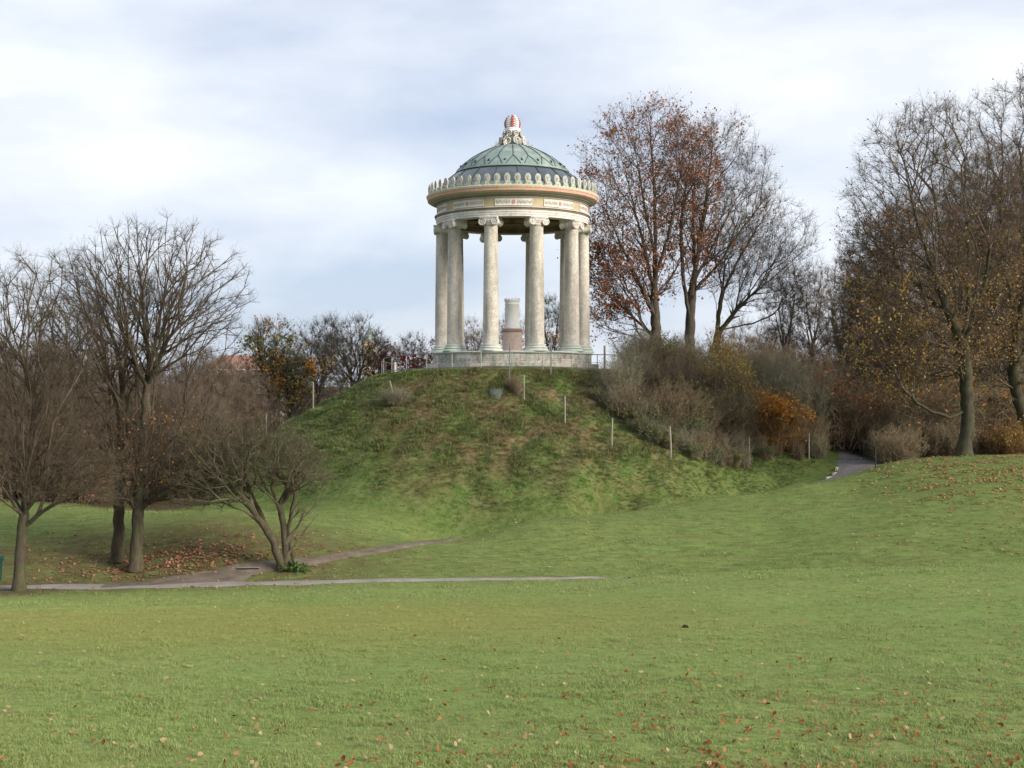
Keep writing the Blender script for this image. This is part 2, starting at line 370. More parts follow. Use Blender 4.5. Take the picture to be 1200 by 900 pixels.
tp = [W(955, 600, 59.0)]+[gp(px, py, 55) for px, py in ((1000, 553), (1004, 543), (1001, 533), (990, 523), (980, 516), (968, 509))]
o, TX, TY = ribbon('tarmac_path', tp, [1.6, 2.0, 2.0, 1.9, 1.6, 1.5, 1.4], asph.m, 0.06)
o['label'] = 'dark tarmac path climbing away between the bushes on the right'
# ------------------------------------------------------------------ temple materials
def stone(name, lo, mid, hi, stain=(.30, .27, .20), s=1.0, stain_amt=0.5, green=0.0, rough=.75):
    m = NB(name, rough, spec=0.3)
    c = m.ramp(m.noise(2.2*s, 6, .68), [(0.3, lo), (0.5, mid), (0.72, hi)])
    c = m.mix(m.math('MULTIPLY', m.ramp(m.noise(9*s, 5, .7, dist=.7), [(0.48, 0.0), (0.62, 1.0)]), stain_amt), c, stain)
    c = m.mix(m.math('MULTIPLY', m.ramp(m.noise(1.6, 5, .6, stretch=(1, 1, .16)), [(0.46, 0.0), (0.66, 1.0)]), stain_amt*.8), c, tuple(k*.75 for k in stain))
    if green: c = m.mix(m.math('MULTIPLY', m.ramp(m.noise(1.4, 4, .6), [(0.42, 0.0), (0.62, 1.0)]), green), c, (.36, .47, .40))
    m.col(c); m.bump(m.noise(14*s, 5, .7), .25, .02); return m.m
M_shaft = stone('limestone_shaft', (.42, .39, .34), (.56, .52, .455), (.68, .64, .58), (.30, .27, .225), 1.3, .75)
M_white = stone('weathered_white_stone', (.50, .48, .455), (.62, .595, .555), (.72, .70, .66), (.40, .36, .30), 1.6, .5)
M_arch = stone('architrave_stone', (.54, .52, .50), (.65, .62, .58), (.74, .71, .67), (.44, .38, .32), .8, .5)
M_base = stone('base_stone', (.46, .48, .43), (.56, .57, .51), (.66, .66, .60), (.36, .40, .35), 1.2, .4, .45)
M_podium = stone('podium_stone', (.33, .31, .26), (.48, .45, .39), (.60, .57, .51), (.10, .095, .085), .9, .75, .2)
M_podium2 = stone('pale_podium_stone', (.50, .43, .38), (.58, .52, .46), (.66, .61, .55), (.30, .25, .20), .9, .35)
M_afx = stone('antefix_stone', (.36, .36, .32), (.46, .455, .41), (.56, .55, .50), (.30, .29, .25), 2.0, .5)
M_grey = stone('grey_green_moulding', (.30, .30, .25), (.37, .37, .31), (.44, .43, .36), (.25, .23, .18), 1, .3)
M_greydark = stone('dark_moulding', (.16, .14, .11), (.21, .185, .15), (.27, .24, .19), (.12, .10, .08), 1, .3)
M_ochre = stone('ochre_frieze', (.36, .30, .18), (.43, .36, .23), (.48, .41, .29), (.33, .24, .12), 1, .3)
M_cream = stone('cream_cornice', (.50, .44, .33), (.58, .50, .38), (.64, .57, .45), (.42, .35, .24), 1, .35)
M_orange = stone('salmon_band', (.50, .27, .20), (.56, .31, .23), (.60, .37, .29), (.46, .30, .23), 1, .2)
M_panel = stone('panel_white', (.60, .57, .53), (.66, .63, .58), (.70, .68, .64), (.52, .46, .40), 2, .3)
M_orn = stone('panel_ornament', (.44, .40, .38), (.50, .45, .42), (.54, .50, .47), (.42, .37, .34), 2, .3)
M_red = stone('painted_red', (.34, .075, .08), (.43, .11, .115), (.50, .19, .19), (.30, .08, .08), 2, .3)
M_dusty = stone('faded_red', (.50, .23, .22), (.55, .28, .26), (.6, .35, .33), (.45, .22, .2), 2, .3)
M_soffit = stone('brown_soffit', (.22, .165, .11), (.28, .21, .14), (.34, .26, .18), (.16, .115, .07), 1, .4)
M_soffit2 = stone('brown_soffit_rib', (.15, .11, .07), (.19, .14, .09), (.24, .18, .12), (.11, .08, .05), 1, .4)
M_gutter = stone('green_gutter', (.32, .46, .37), (.40, .54, .45), (.46, .60, .51), (.30, .40, .33), 1, .3)
M_pink = stone('pink_marble', (.48, .34, .30), (.60, .47, .42), (.68, .57, .53), (.30, .20, .17), 3.5, .5)
M_marble = stone('white_marble', (.62, .62, .62), (.70, .70, .69), (.76, .76, .75), (.55, .54, .52), 1.5, .2)
cu = NB('green_copper', .55, .15, .4)
c_ = cu.ramp(cu.noise(1.4, 5, .6), [(0.3, (.165, .215, .200)), (0.5, (.225, .285, .260)), (0.7, (.31, .37, .34))])
c_ = cu.mix(cu.math('MULTIPLY', cu.ramp(cu.noise(2.2, 5, .65, vec=cu.obj(), stretch=(1.6, 1.6, .25)), [(0.45, 0.0), (0.7, 1.0)]), .5), c_, (.120, .175, .165)); cu.col(c_)
M_copper = cu.m
cs = NB('copper_seam', .6, .2, .3); cs.col((.035, .055, .055)); M_seam = cs.m
bd = NB('dark_copper_band', .33, .75, .5); bd.col(bd.ramp(bd.noise(1.0, 4, .6), [(0.3, (.085, .11, .125)), (0.7, (.17, .19, .195))])); M_band = bd.m
dk = NB('dark_hollow', .9); dk.col((.012, .012, .012)); M_dark = dk.m
stl = NB('galvanised_steel', .45, .6, .4); stl.col(stl.ramp(stl.noise(5, 3), [(0.3, (.13, .15, .145)), (.7, (.26, .29, .275))])); M_steel = stl.m
wdp = NB('grey_wood', .85, spec=.2); wdp.col(wdp.ramp(wdp.noise(6, 5, .6, stretch=(3, 3, .3)), [(0.3, (.15, .135, .11)), (.7, (.32, .29, .25))])); M_post = wdp.m
# ------------------------------------------------------------------ temple
ZS = 1.92; ZA = 9.73                     # stylobate top, architrave underside
T = thing('round_temple', (TC[0], TC[1], 0), 'round white ten-column temple with green copper dome standing on the grassy mound', 'temple')
# podium: a solid core with separate facing blocks and a stepped plinth of slabs
MB().lathe([(4.78, 0.1), (4.78, ZS-.14)], 64).build('podium_core', M_podium, T)
MB().lathe([(4.70, ZS-.14), (4.93, ZS-.14), (4.95, ZS-.11), (4.95, ZS-.02), (4.93, ZS)], 80).build('stylobate', M_base, T, True)
rb = random.Random(4)
def arc_block(r0, r1, z0, z1, a0, a1, n=4, bev=.012):
    m = MB(); v = []
    for i in range(n+1):
        a = a0+(a1-a0)*i/n
        for r, z in ((r0, z0), (r1, z0), (r1, z1-bev), (r1-bev, z1), (r0, z1)): v.append((r*sin(a), -r*cos(a), z))
    f = [(i*5+k, (i+1)*5+k, (i+1)*5+(k+1) % 5, i*5+(k+1) % 5) for i in range(n) for k in range(5)]
    f += [(4, 3, 2, 1, 0), tuple(n*5+k for k in range(5))]
    return m.add(v, f)
nb_ = 30
for course, (z0, z1, r1) in enumerate(((1.22, 1.49, 4.87), (1.50, ZS-.145, 4.87))):
    for i in range(nb_):
        a = 2*pi*(i+.5*course)/nb_; g_ = .006/4.8
        arc_block(4.76, r1+rb.uniform(-.012, .014), z0, z1, a+g_, a+2*pi/nb_-g_).build('stone_block', M_podium if rb.random() < .8 else M_podium2, T)
for i in range(26):
    a = 2*pi*i/26
    arc_block(4.76, 5.32+rb.uniform(-.02, .02), .35, 1.20, a+.0015, a+2*pi/26-.0015).build('step_slab', M_podium if rb.random() < .65 else M_podium2, T)
# columns
hc_ = ZA-ZS
prof_shaft = []
for i in range(11):
    t = i/10; z = .44+(hc_-.44-.66)*t; r = .462-(.462-.392)*(t**1.4); prof_shaft.append((r, z))
prof_shaft = [(.50, .40), (.485, .425)]+prof_shaft+[(.405, hc_-.63), (.405, hc_-.60), (.392, hc_-.59)]
me_shaft = MB().lathe(prof_shaft, 40).me('shaft', M_shaft, True)
me_base = MB().lathe([(.58, .15), (.63, .175), (.645, .22), (.62, .265), (.54, .28), (.525, .31), (.56, .335), (.575, .365), (.55, .40), (.48, .41)], 40).me('base', M_base, True)
me_plinth = MB().lathe([(.72, 0), (.70, .07), (.66, .145), (.58, .15)], 40).me('plinth', M_base, True)
me_neck = MB().lathe([(.385, hc_-.60), (.385, hc_-.50), (.41, hc_-.49), (.43, hc_-.47), (.41, hc_-.45), (.40, hc_-.44), (.46, hc_-.36), (.50, hc_-.28), (.49, hc_-.22)], 36).me('necking', M_white, True)
cap = MB()
cap.box((0, 0, hc_-.05), (.54, .54, .045)); cap.box((0, 0, hc_-.15), (.50, .50, .055))
zv = hc_-.30
for sx in (-1, 1):
    # bolster running from the outer to the inner face, pinched in the middle
    pr = [(-.50, .215), (-.44, .235), (-.40, .215), (-.25, .17), (-.04, .15), (-.03, .175), (.03, .175), (.04, .15), (.25, .17), (.40, .215), (.44, .235), (.50, .215)]
    v = []; n = 20
    for y, r in pr:
        for k in range(n):
            a = 2*pi*k/n; v.append((sx*.40+r*cos(a), y, zv+r*sin(a)))
    f = [(i*n+k, (i+1)*n+k, (i+1)*n+(k+1) % n, i*n+(k+1) % n) for i in range(len(pr)-1) for k in range(n)]
    f += [tuple(range(n)), tuple((len(pr)-1)*n+k for k in range(n-1, -1, -1))]
    cap.add(v, f)
    for sy in (-1, 1):
        pts = []
        for k in range(34):
            t = k/33; a = -sx*(pi/2)*0+t*2*pi*2.1*sx+pi/2; r = .205*(1-t)**.85+.03
            pts.append((sx*.40+r*cos(a), sy*.505, zv+r*sin(a)))
        cap.tube(pts, [.026-.012*k/33 for k in range(34)], 5)
        cap.lathe([(.0, -.02), (.045, -.02), (.045, .02), (0, .02)], 8, (sx*.40, sy*.50, zv), caps=False)
for sy in (-1, 1): cap.box((0, sy*.46, zv+.12), (.40, .045, .055)); cap.box((0, sy*.44, zv+.02), (.30, .03, .035))
me_cap = cap.me('capital', M_white)
me_cushion = MB().box((0, -.475, zv+.045), (.20, .02, .028)).me('cushion', M_dusty)
RC = 4.31
for i in range(10):
    a = R(18+36*i)+R(1.0)
    c = obj('column', None, T, (RC*sin(a), -RC*cos(a), ZS), a)
    for nme, me in (('plinth', me_plinth), ('base', me_base), ('shaft', me_shaft), ('necking', me_neck), ('capital', me_cap), ('cushion', me_cushion)): obj(nme, me, c)
# entablature
E = obj('entablature', None, T)
MB().lathe([(3.98, ZA), (4.66, ZA), (4.66, ZA+.115), (4.69, ZA+.12), (4.69, ZA+.24), (4.72, ZA+.245), (4.72, ZA+.37), (3.98, ZA+.37)], 120, caps=False).build('architrave', M_arch, E)
MB().lathe([(4.72, ZA+.37), (4.76, ZA+.39), (4.76, ZA+.41), (4.70, ZA+.44), (4.70, ZA+.47)], 120, caps=False).build('dark_moulding', M_greydark, E)
MB().lathe([(4.70, ZA+.47), (4.80, ZA+.50), (4.80, ZA+.54), (4.66, ZA+.55)], 120, caps=False).build('moulding', M_white, E)
MB().lathe([(4.62, ZA+.55), (4.62, ZA+1.09)], 120, caps=False).build('frieze', M_ochre, E)
MB().lathe([(4.62, ZA+1.09), (4.68, ZA+1.095), (4.70, ZA+1.12), (4.66, ZA+1.14)], 120, caps=False).build('white_fillet', M_white, E)
MB().lathe([(4.66, ZA+1.14), (4.74, ZA+1.17), (4.76, ZA+1.22), (4.80, ZA+1.25)], 120, caps=False).build('dark_moulding', M_greydark, E)
MB().lathe([(4.80, ZA+1.25), (4.86, ZA+1.255), (4.88, ZA+1.30), (4.86, ZA+1.325), (4.92, ZA+1.33)], 120, caps=False).build('grey_moulding', M_grey, E)
MB().lathe([(4.92, ZA+1.33), (4.99, ZA+1.34), (5.10, ZA+1.36), (5.20, ZA+1.42)], 120, caps=False).build('cornice_underside', M_cream, E, True)
MB().lathe([(5.20, ZA+1.42), (5.215, ZA+1.43), (5.235, ZA+1.58)], 120, caps=False).build('salmon_band', M_orange, E)
MB().lathe([(5.235, ZA+1.58), (5.26, ZA+1.585), (5.29, ZA+1.66), (5.30, ZA+1.72), (5.26, ZA+1.75), (4.6, ZA+1.79)], 120, caps=False).build('cornice', M_cream, E)
MB().lathe([(4.98, ZA+1.76), (4.98, ZA+2.02), (4.90, ZA+2.03), (4.7, ZA+2.0)], 120, caps=False).build('gutter', M_gutter, E)
# coffered inner face and ceiling
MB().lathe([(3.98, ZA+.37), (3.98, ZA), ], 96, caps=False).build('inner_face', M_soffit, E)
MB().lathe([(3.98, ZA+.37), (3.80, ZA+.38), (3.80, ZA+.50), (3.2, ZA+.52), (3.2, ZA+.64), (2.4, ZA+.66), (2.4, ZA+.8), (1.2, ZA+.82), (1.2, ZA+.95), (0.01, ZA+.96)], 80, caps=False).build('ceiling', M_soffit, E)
for k in range(2): MB().lathe([(3.965, ZA+.10+k*.13), (3.94, ZA+.11+k*.13), (3.94, ZA+.14+k*.13), (3.965, ZA+.15+k*.13)], 96, caps=False).build('inner_moulding', M_soffit2, E)
me_beam = MB().box((0, -2.9, ZA+.45), (.10, 1.0, .09)).me('ceiling_beam', M_soffit2)
for i in range(10): obj('ceiling_beam', me_beam, E, rz=R(36*i+1))
# painted frieze panels
pz0, pz1 = ZA+.63, ZA+1.02
def curve_xy(r, a): return (r*sin(a), -r*cos(a))
pan = MB(); ha = .235
pan.add(*(lambda m: (m.v, m.f))(arc_block(4.60, 4.645, pz0, pz1, -ha, ha, 10)))
me_pan = pan.me('painted_panel', M_panel)
fr = MB()
for (z0, z1) in ((pz0-.02, pz0+.015), (pz1-.015, pz1+.02)): fr.add(*(lambda m: (m.v, m.f))(arc_block(4.60, 4.66, z0, z1, -ha-.005, ha+.005, 10)))
for s_ in (-1, 1): fr.add(*(lambda m: (m.v, m.f))(arc_block(4.60, 4.66, pz0-.02, pz1+.02, s_*ha-.004, s_*ha+.004, 1)))
me_fr = fr.me('panel_border', M_white)
orn = MB(); cz = (pz0+pz1)/2
for s_ in (-1, 1):
    for k in range(5):
        ac = s_*(.062+.038*k); up = 1 if k % 2 else -1; pts = []
        for j in range(15):
            t = j/14; th = t*2*pi*1.35*s_*up+pi/2*up; rr = .098*(1-t*.75)
            aa = ac+rr*cos(th)/4.65; pts.append((*curve_xy(4.655, aa), cz+rr*sin(th)*1.15))
        orn.tube(pts, .014, 4)
    pts = [(*curve_xy(4.65, s_*(.04+.18*j/12)), cz+.12*sin(j*1.6)) for j in range(13)]; orn.tube(pts, .012, 4)
me_orn = orn.me('scroll_ornament', M_orn)
pal = MB()
for k in range(-3, 4):
    th = k*.36; L = .15+.03*cos(th*2)
    pts = [(*curve_xy(4.66, (L*t*sin(th))/4.66), cz-.12+L*1.45*t*cos(th)) for t in (0.1, .4, .75, 1)]
    pal.tube(pts, [.008, .02, .026, .010], 5)
me_pal = pal.me('palmette', M_dusty)
for i in range(10):
    pnl = obj('painted_panel', me_pan, T, rz=R(36*i+1))
    obj('panel_border', me_fr, pnl); obj('scroll_ornament', me_orn, pnl); obj('palmette', me_pal, pnl)
# antefixes round the cornice edge
out = [(-.17, 0), (.17, 0), (.17, .06), (.115, .10), (.10, .16), (.145, .23), (.175, .33), (.18, .43), (.155, .54), (.09, .63), (0, .66)]
out = out+[(-x, z) for x, z in out[::-1] if x > 0][:-1]
def plate(outline, y0, y1):
    n = len(outline); v = [(x, y0, z) for x, z in outline]+[(x, y1, z) for x, z in outline]
    return v, [tuple(range(n)), tuple(range(2*n-1, n-1, -1))]+[(i, (i+1) % n+0, (i+1) % n+n, i+n) for i in range(n)]
af = MB(); af.add(*plate(out, -.035, .045))
ins = [(x*.68, .36+(z-.36)*.72) for x, z in out if z > .2]
af.add(*plate(ins, -.05, -.03))
for s_ in (-1, 1):
    af.tube([(s_*(.10+.045*cos(t)), -.055, .085+.045*sin(t)) for t in np.linspace(0, 5.2, 9)], .012, 4)
for k in (-1, 0, 1): af.tube([(0, -.058, .24), (k*.04, -.064, .38), (k*.075, -.058, .52)], [.01, .018, .006], 4)
me_af = af.me('antefix', M_afx)
for i in range(54):
    a = 2*pi*(i+.5)/54; obj('antefix', me_af, T, (5.12*sin(a), -5.12*cos(a), ZA+1.765), a)
# roof
band_prof = [(4.75, 11.80), (4.30, 12.25), (3.85, 12.62), (3.50, 12.86)]
dome_prof = [(3.52, 12.87), (3.50, 12.95), (3.34, 13.14), (3.12, 13.37), (2.60, 13.78), (2.07, 14.10), (1.55, 14.36), (1.15, 14.53), (.6, 14.7)]
MB().lathe(band_prof, 80, caps=False).build('roof_band', M_band, T, True)
sm = MB()
for i in range(20):
    a = 2*pi*i/20+R(4); sm.tube([((r+.01)*sin(a), -(r+.01)*cos(a), z+.015) for r, z in band_prof], .022, 4)
sm.lathe([(3.53, 12.84), (3.57, 12.86), (3.57, 12.885), (3.52, 12.90)], 80, caps=False)
sm.build('band_seams', M_seam, T)
D = MB().lathe(dome_prof, 100, caps=False).build('dome', M_copper, T, True)
dr = [p[0] for p in dome_prof[::-1]]; dz = [p[1] for p in dome_prof[::-1]]
def dz_(r): return float(np.interp(r, dr, dz))
def dpt(r, a): return ((r+.008)*sin(a), -(r+.008)*cos(a), dz_(r)+.022)
rib = MB(); rib.tube([dpt(r, 0) for r in np.linspace(1.2, 2.85, 12)], .020, 4)
for s_ in (-1, 1): rib.tube([dpt(r, s_*.125*((r-2.85)/.62)**1.0) for r in np.linspace(2.85, 3.47, 8)], .017, 4)
me_rib = rib.me('seam_rib', M_seam)
for i in range(20): obj('seam_rib', me_rib, D, rz=2*pi*i/20+R(1))
vent = MB(); vent.add([(-.07, -3.26, 13.20), (.07, -3.26, 13.20), (0, -3.27, 13.36), (0, -3.0, 13.42), (-.05, -3.1, 13.25), (.05, -3.1, 13.25)], [(0, 1, 2), (0, 2, 3, 4), (1, 5, 3, 2)])
me_vent = vent.me('roof_vent', M_dark)
for i in range(20): obj('roof_vent', me_vent, D, rz=2*pi*(i+.5)/20+R(1))
# finial: scrolls, collar and painted cone
Fn = obj('finial', None, T, (0, 0, 0))
MB().lathe([(1.0, 14.45), (.72, 14.62), (.55, 14.85), (.47, 15.1)], 32, caps=False).build('stem', M_band, Fn, True)
MB().lathe([(.42, 15.02), (.44, 15.05), (.42, 15.30), (.46, 15.45), (.56, 15.52), (.56, 15.56), (.44, 15.62), (.50, 15.68), (.46, 15.74)], 32).build('collar', M_marble, Fn, True)
def spiral(R_, turns=1.8, s_=1, flip=1):
    m = MB(); n = 24
    pts = [(flip*(R_*(1-.85*j/n))*cos(s_*j/n*turns*2*pi+pi/2), 0, (R_*(1-.85*j/n))*sin(s_*j/n*turns*2*pi+pi/2)) for j in range(n+1)]
    m.tube(pts, [R_*.20*(1-.35*j/n) for j in range(n+1)], 6)
    return m
def disc(R_): return MB().add(*plate([(R_*.95*cos(t), R_*.95*sin(t)) for t in np.linspace(0, 2*pi, 16)[:-1]], R_*.04, R_*.26))
me_sc = spiral(.27).me('scroll', M_white); me_sc2 = spiral(.19, flip=-1).me('scroll', M_white); me_sc3 = spiral(.15).me('scroll', M_white)
me_d1 = disc(.27).me('shaded_scroll_back', M_greydark); me_d2 = disc(.19).me('shaded_scroll_back', M_greydark)  # backing discs coloured dark to imitate shade in the spiral grooves
me_core = MB()
me_core.add(*plate([(-.26, 0), (.26, 0), (.16, .3), (.2, .5), (-.2, .5), (-.16, .3)], 0, .06)); me_core = me_core.me('leaf', M_white)
for i in range(8):
    a = 2*pi*(i+.5)/8
    h = obj('scroll', me_sc, Fn, (.78*sin(a), -.78*cos(a), 14.90), a)
    obj('shaded_scroll_back', me_d1, Fn, (.78*sin(a), -.78*cos(a), 14.90), a); obj('shaded_scroll_back', me_d2, Fn, (.58*sin(a), -.58*cos(a), 15.36), a)
    obj('scroll', me_sc2, Fn, (.58*sin(a), -.58*cos(a), 15.36), a)
    obj('scroll', me_sc3, Fn, (1.02*sin(a), -1.02*cos(a), 14.72), a+pi/2)
    obj('scroll', me_sc3, Fn, (1.27*sin(a), -1.27*cos(a), 14.58), a+pi/2, .72)
# pine cone: overlapping scales, red and white columns
cone_prof = [(.40, 15.72), (.46, 15.85), (.45, 16.05), (.36, 16.27), (.20, 16.45), (.03, 16.56)]
MB().lathe(cone_prof, 24).build('cone', M_marble, Fn, True)
sc = {0: MB(), 1: MB()}
for row in range(6):
    for k in range(10):
        a = 2*pi*k/10; t = row/6.0; z = 15.74+.76*t; r = float(np.interp(z+.04, [p[1] for p in cone_prof], [p[0] for p in cone_prof])); s_ = .62*r*2*pi/10+.01
        m = sc[k % 2]; rr = r+.03; zz = z
        p = [(-s_, 0, .12), (0, .01, 0), (s_, 0, .12), (0, -.05, .17), (0, -.045, .06)]
        ca, sa = cos(a), sin(a); v = []
        for x, y, h in p:
            Y = -rr+y; v.append((x*ca-Y*sa, x*sa+Y*ca, zz+h*.9))
        m.add(v, [(0, 1, 4), (1, 2, 4), (0, 4, 3), (4, 2, 3)])
sc[0].build('red_scales', M_red, Fn); sc[1].build('white_scales', M_marble, Fn)
# monument inside
mo = thing('memorial_pillar', (TC[0]-.02, TC[1], ZS), 'short round white marble pillar on pink marble base inside the temple', 'monument')
MB().lathe([(.66, 0), (.66, .06), (.605, .08), (.60, .2), (.60, 1.22), (.63, 1.26)], 40).build('pink_base', M_pink, mo, True)
MB().lathe([(.60, 1.26), (.66, 1.28), (.66, 1.40), (.60, 1.44), (.52, 1.46)], 40).build('base_moulding', stone('brown_marble', (.20, .12, .09), (.30, .19, .15), (.38, .26, .2), (.16, .10, .08), 3, .4), mo, True)
MB().lathe([(.52, 1.46), (.53, 1.50), (.50, 1.62), (.49, 1.64), (.49, 1.70), (.475, 1.72), (.455, 2.2), (.44, 2.95), (.46, 2.97), (.46, 3.0), (.43, 3.02), (.44, 3.12), (.47, 3.17), (.49, 3.20), (.49, 3.27)], 40).build('drum', M_marble, mo, True)
cw = MB()
for k in range(14):
    a = 2*pi*k/14; cw.lathe([(.035, 0), (.045, .03), (.015, .09)], 6, (.45*sin(a), -.45*cos(a), 3.27))
cw.build('crown', M_pink, mo)
# ------------------------------------------------------------------ railing round the terrace
rl = thing('railing', (TC[0], TC[1], 0), 'thin grey steel railing curving round the temple terrace at the hilltop edge', 'railing')
ra = np.arange(R(-112), R(64), R(2.0)); RR = 8.02
def rz_(a): return float(H(TC[0]+RR*sin(a), TC[1]-RR*cos(a)))
rzs = np.convolve(np.pad([rz_(a) for a in ra], 4, 'edge'), np.ones(9)/9, 'valid')+.03
def rp(h, r=RR): return [(r*sin(a), -r*cos(a), z+h) for a, z in zip(ra, rzs)]
MB().tube(rp(.95), .027, 6).build('top_rail', M_steel, rl)
MB().tube(rp(.13), .02, 5).build('bottom_rail', M_steel, rl)
MB().tube(rp(.50), .010, 4).build('middle_wire', M_steel, rl)
a = R(-111)
while a < R(63):
    z = float(np.interp(a, ra, rzs)); MB().tube([(RR*sin(a), -RR*cos(a), z-.25), (RR*sin(a), -RR*cos(a), z+.95)], .028, 6).build('post', M_steel, rl); a += R(12.3)
MB().lathe([(RR-.16, 0), (RR-.16, .0)], 4)
# ------------------------------------------------------------------ wire fences with posts
def fence(label, pts, hs, wires=3, name='wire_fence', r=.045, lean=None):
    p0 = pts[0]; t = thing(name, p0, label, 'fence'); tops = []
    for i, (p, h) in enumerate(zip(pts, hs)):
        l_ = (lean or {}).get(i, 0); q = np.array(p)-p0
        MB().tube([(q[0]-l_*.1, q[1], q[2]-.3), (q[0], q[1], q[2]+h*.5), (q[0]+l_, q[1], q[2]+h)], [r, r, r*.9], 7).build('post', M_post, t); tops.append((q, h))
    for k in range(wires):
        u = .25+.7*k/max(1, wires-1)
        pts_ = []
        for (a_, ha_), (b__, hb_) in zip(tops[:-1], tops[1:]):
            for s_ in np.linspace(0, 1, 6)[:-1]:
                pts_.append(tuple((a_*(1-s_)+b__*s_)+np.array([0, 0, (ha_*(1-s_)+hb_*s_)*u-.12*s_*(1-s_)])))
        pts_.append(tuple(tops[-1][0]+np.array([0, 0, tops[-1][1]*u]))); MB().tube(pts_, .006, 3).build('wire', M_steel, t)
    return t
def px_h(p, n): return n*p[1]/F
fp = [gp(x, y, 55) for x, y in ((614, 471), (662, 498), (717, 524), (786, 538), (878, 545), (948, 538))]
fence('line of thin weathered wooden posts with wire stepping down the right slope of the mound', fp, [px_h(p, n) for p, n in zip(fp, (31, 33, 34, 38, 32, 30))], lean={2: .03, 3: -.05})
fp = [gp(460, 474, 55), gp(367, 482, 55), gp(312, 512, 55)]
fence('thin pale wooden posts with wire on the left slope of the mound', fp, [px_h(p, n) for p, n in zip(fp, (28, 34, 30))], lean={0: -.16})
for px, y0, y1, lb in ((597, 452, 402, 'tall dark thin post in front of the terrace railing left of centre'), (645.5, 440, 396, 'tall dark thin post in front of the terrace railing below the second gap')):
    p = gp(px, y0, 55); t = thing('metal_post', p, lb, 'post'); MB().tube([(0, 0, -.2), (.02, 0, px_h(p, y0-y1))], .035, 7).build('shaft', M_steel, t)
    MB().lathe([(.045, 0), (.045, .03), (.01, .05)], 7, (.02, 0, px_h(p, y0-y1))).build('cap', M_steel, t)
for px, y0, y1, lb in ((708.5, 432, 405, 'brown wooden post beside the railing at the right bush edge'),):
    p = W(px, y0, 64); t = thing('wooden_post', p, lb, 'post'); MB().tube([(0, 0, -1), (0, 0, px_h(p, y0-y1))], .06, 7).build('shaft', M_post, t)
# small white bollard on the terrace
p = onground(-7.0, 74.0); bo = thing('bollard', p, 'small pale bollard with pink cap behind the left end of the railing', 'bollard')
MB().lathe([(.09, -.1), (.085, .62)], 12).build('shaft', M_podium2, bo); MB().lathe([(.065, .32), (.07, .36), (.03, .42)], 12).build('cap', M_dusty, bo)
# kerbs on the tarmac path
pk = [gp(x, y, 50) for x, y in ((968, 562.5), (976, 558.5), (980, 553), (982, 546))]
kb = thing('path_kerb', pk[0], 'curved pale concrete kerb edging the tarmac path beside the lawn', 'kerb')
for a_, b__ in zip(pk[:-1], pk[1:]):
    a_ = a_-pk[0]; b__ = b__-pk[0]; d = b__-a_; L = np.hypot(d[0], d[1]); c = (a_+b__)/2
    MB().box((c[0], c[1], c[2]), (L/2-.01, .05, .085), math.atan2(d[1], d[0])).build('kerb_stone', M_podium, kb)
c = gp(1001, 540.5, 55); dn = thing('drain_channel', c, 'thin metal drain strip crossing the tarmac path', 'drain')
MB().box((0, 0, .045), (1.1, .07, .05)).build('channel', M_steel, dn); gr = MB()
for k in range(22): gr.box((-1.05+.1*k, 0, .10), (.035, .06, .006))
gr.build('grating', M_dark, dn)
# dark handrail right of the tarmac path
hm = NB('dark_green_paint', .5, .2, .4); hm.col((.018, .030, .024)); M_hr = hm.m
hpts = [gp(x, y, 60) for x, y in ((1026, 548), (1012, 540), (1000, 533), (990, 526), (978, 521))]
hp = thing('handrail', hpts[0], 'dark metal handrail sloping down along the right side of the tarmac path', 'handrail')
q = [p-hpts[0] for p in hpts]
MB().tube([p+np.array([0, 0, 1.0]) for p in q], .035, 6).build('top_rail', M_hr, hp); MB().tube([p+np.array([0, 0, .5]) for p in q], .02, 5).build('middle_rail', M_hr, hp)
for p in q: MB().tube([p+np.array([0, 0, -.4]), p+np.array([0, 0, 1.0])], .03, 6).build('post', M_hr, hp)
# plank / gully lid on the side path
p = gp(288, 668.5, 35); pl = thing('wooden_sill', p, 'short pale wooden sill lying at the fork of the paths', 'sill')
MB().box((.1, .0, .075), (.42, .08, .022), .06).build('board', M_post, pl); MB().box((.1, -.06, .03), (.40, .03, .06), .06).build('support', M_dark, pl)
# litter bin at the left edge
p = gp(-9, 686, 35); bn = thing('litter_bin', p, 'dark green litter bin with overhanging lid at the left edge', 'bin')
gm = NB('green_plastic', .45, 0, .5); gm.col((.006, .050, .045)); M_bin = gm.m
MB().box((0, 0, .55), (.24, .24, .42), taper=1.12).build('body', M_bin, bn); MB().box((0, 0, 1.0), (.31, .31, .05), taper=.9).build('lid', M_bin, bn)
MB().tube([(.27, -.2, .92), (.36, -.2, .90), (.36, .2, .90), (.27, .2, .92)], .02, 5).build('handle', M_bin, bn)
MB().box((0, 0, .1), (.06, .06, .16)).build('foot', M_steel, bn)
# grey rock slab in the hillside
p = gp(583, 462, 55); rk = MB(); rr_ = random.Random(3); v = []
for ring, (s_, z) in enumerate(((.8, -.25), (.9, .0), (.7, .10), (.3, .14))):
    for k in range(10): a = 2*pi*k/10; j = rr_.uniform(.8, 1.15); v.append((.55*s_*j*cos(a), .45*s_*j*sin(a)+.15*ring, z+rr_.uniform(-.03, .03)+.15*ring*.5))
f = [(i*10+k, i*10+(k+1) % 10, (i+1)*10+(k+1) % 10, (i+1)*10+k) for i in range(3) for k in range(10)]+[tuple(30+k for k in range(10))]
o = obj('rock', mesh('rock', v, f, stone('grey_rock', (.06, .072, .06), (.09, .105, .09), (.13, .145, .12), (.07, .08, .05), 2, .6), True), loc=p); tag(o, 'flat grey green rock showing in the upper face of the mound', 'rock')

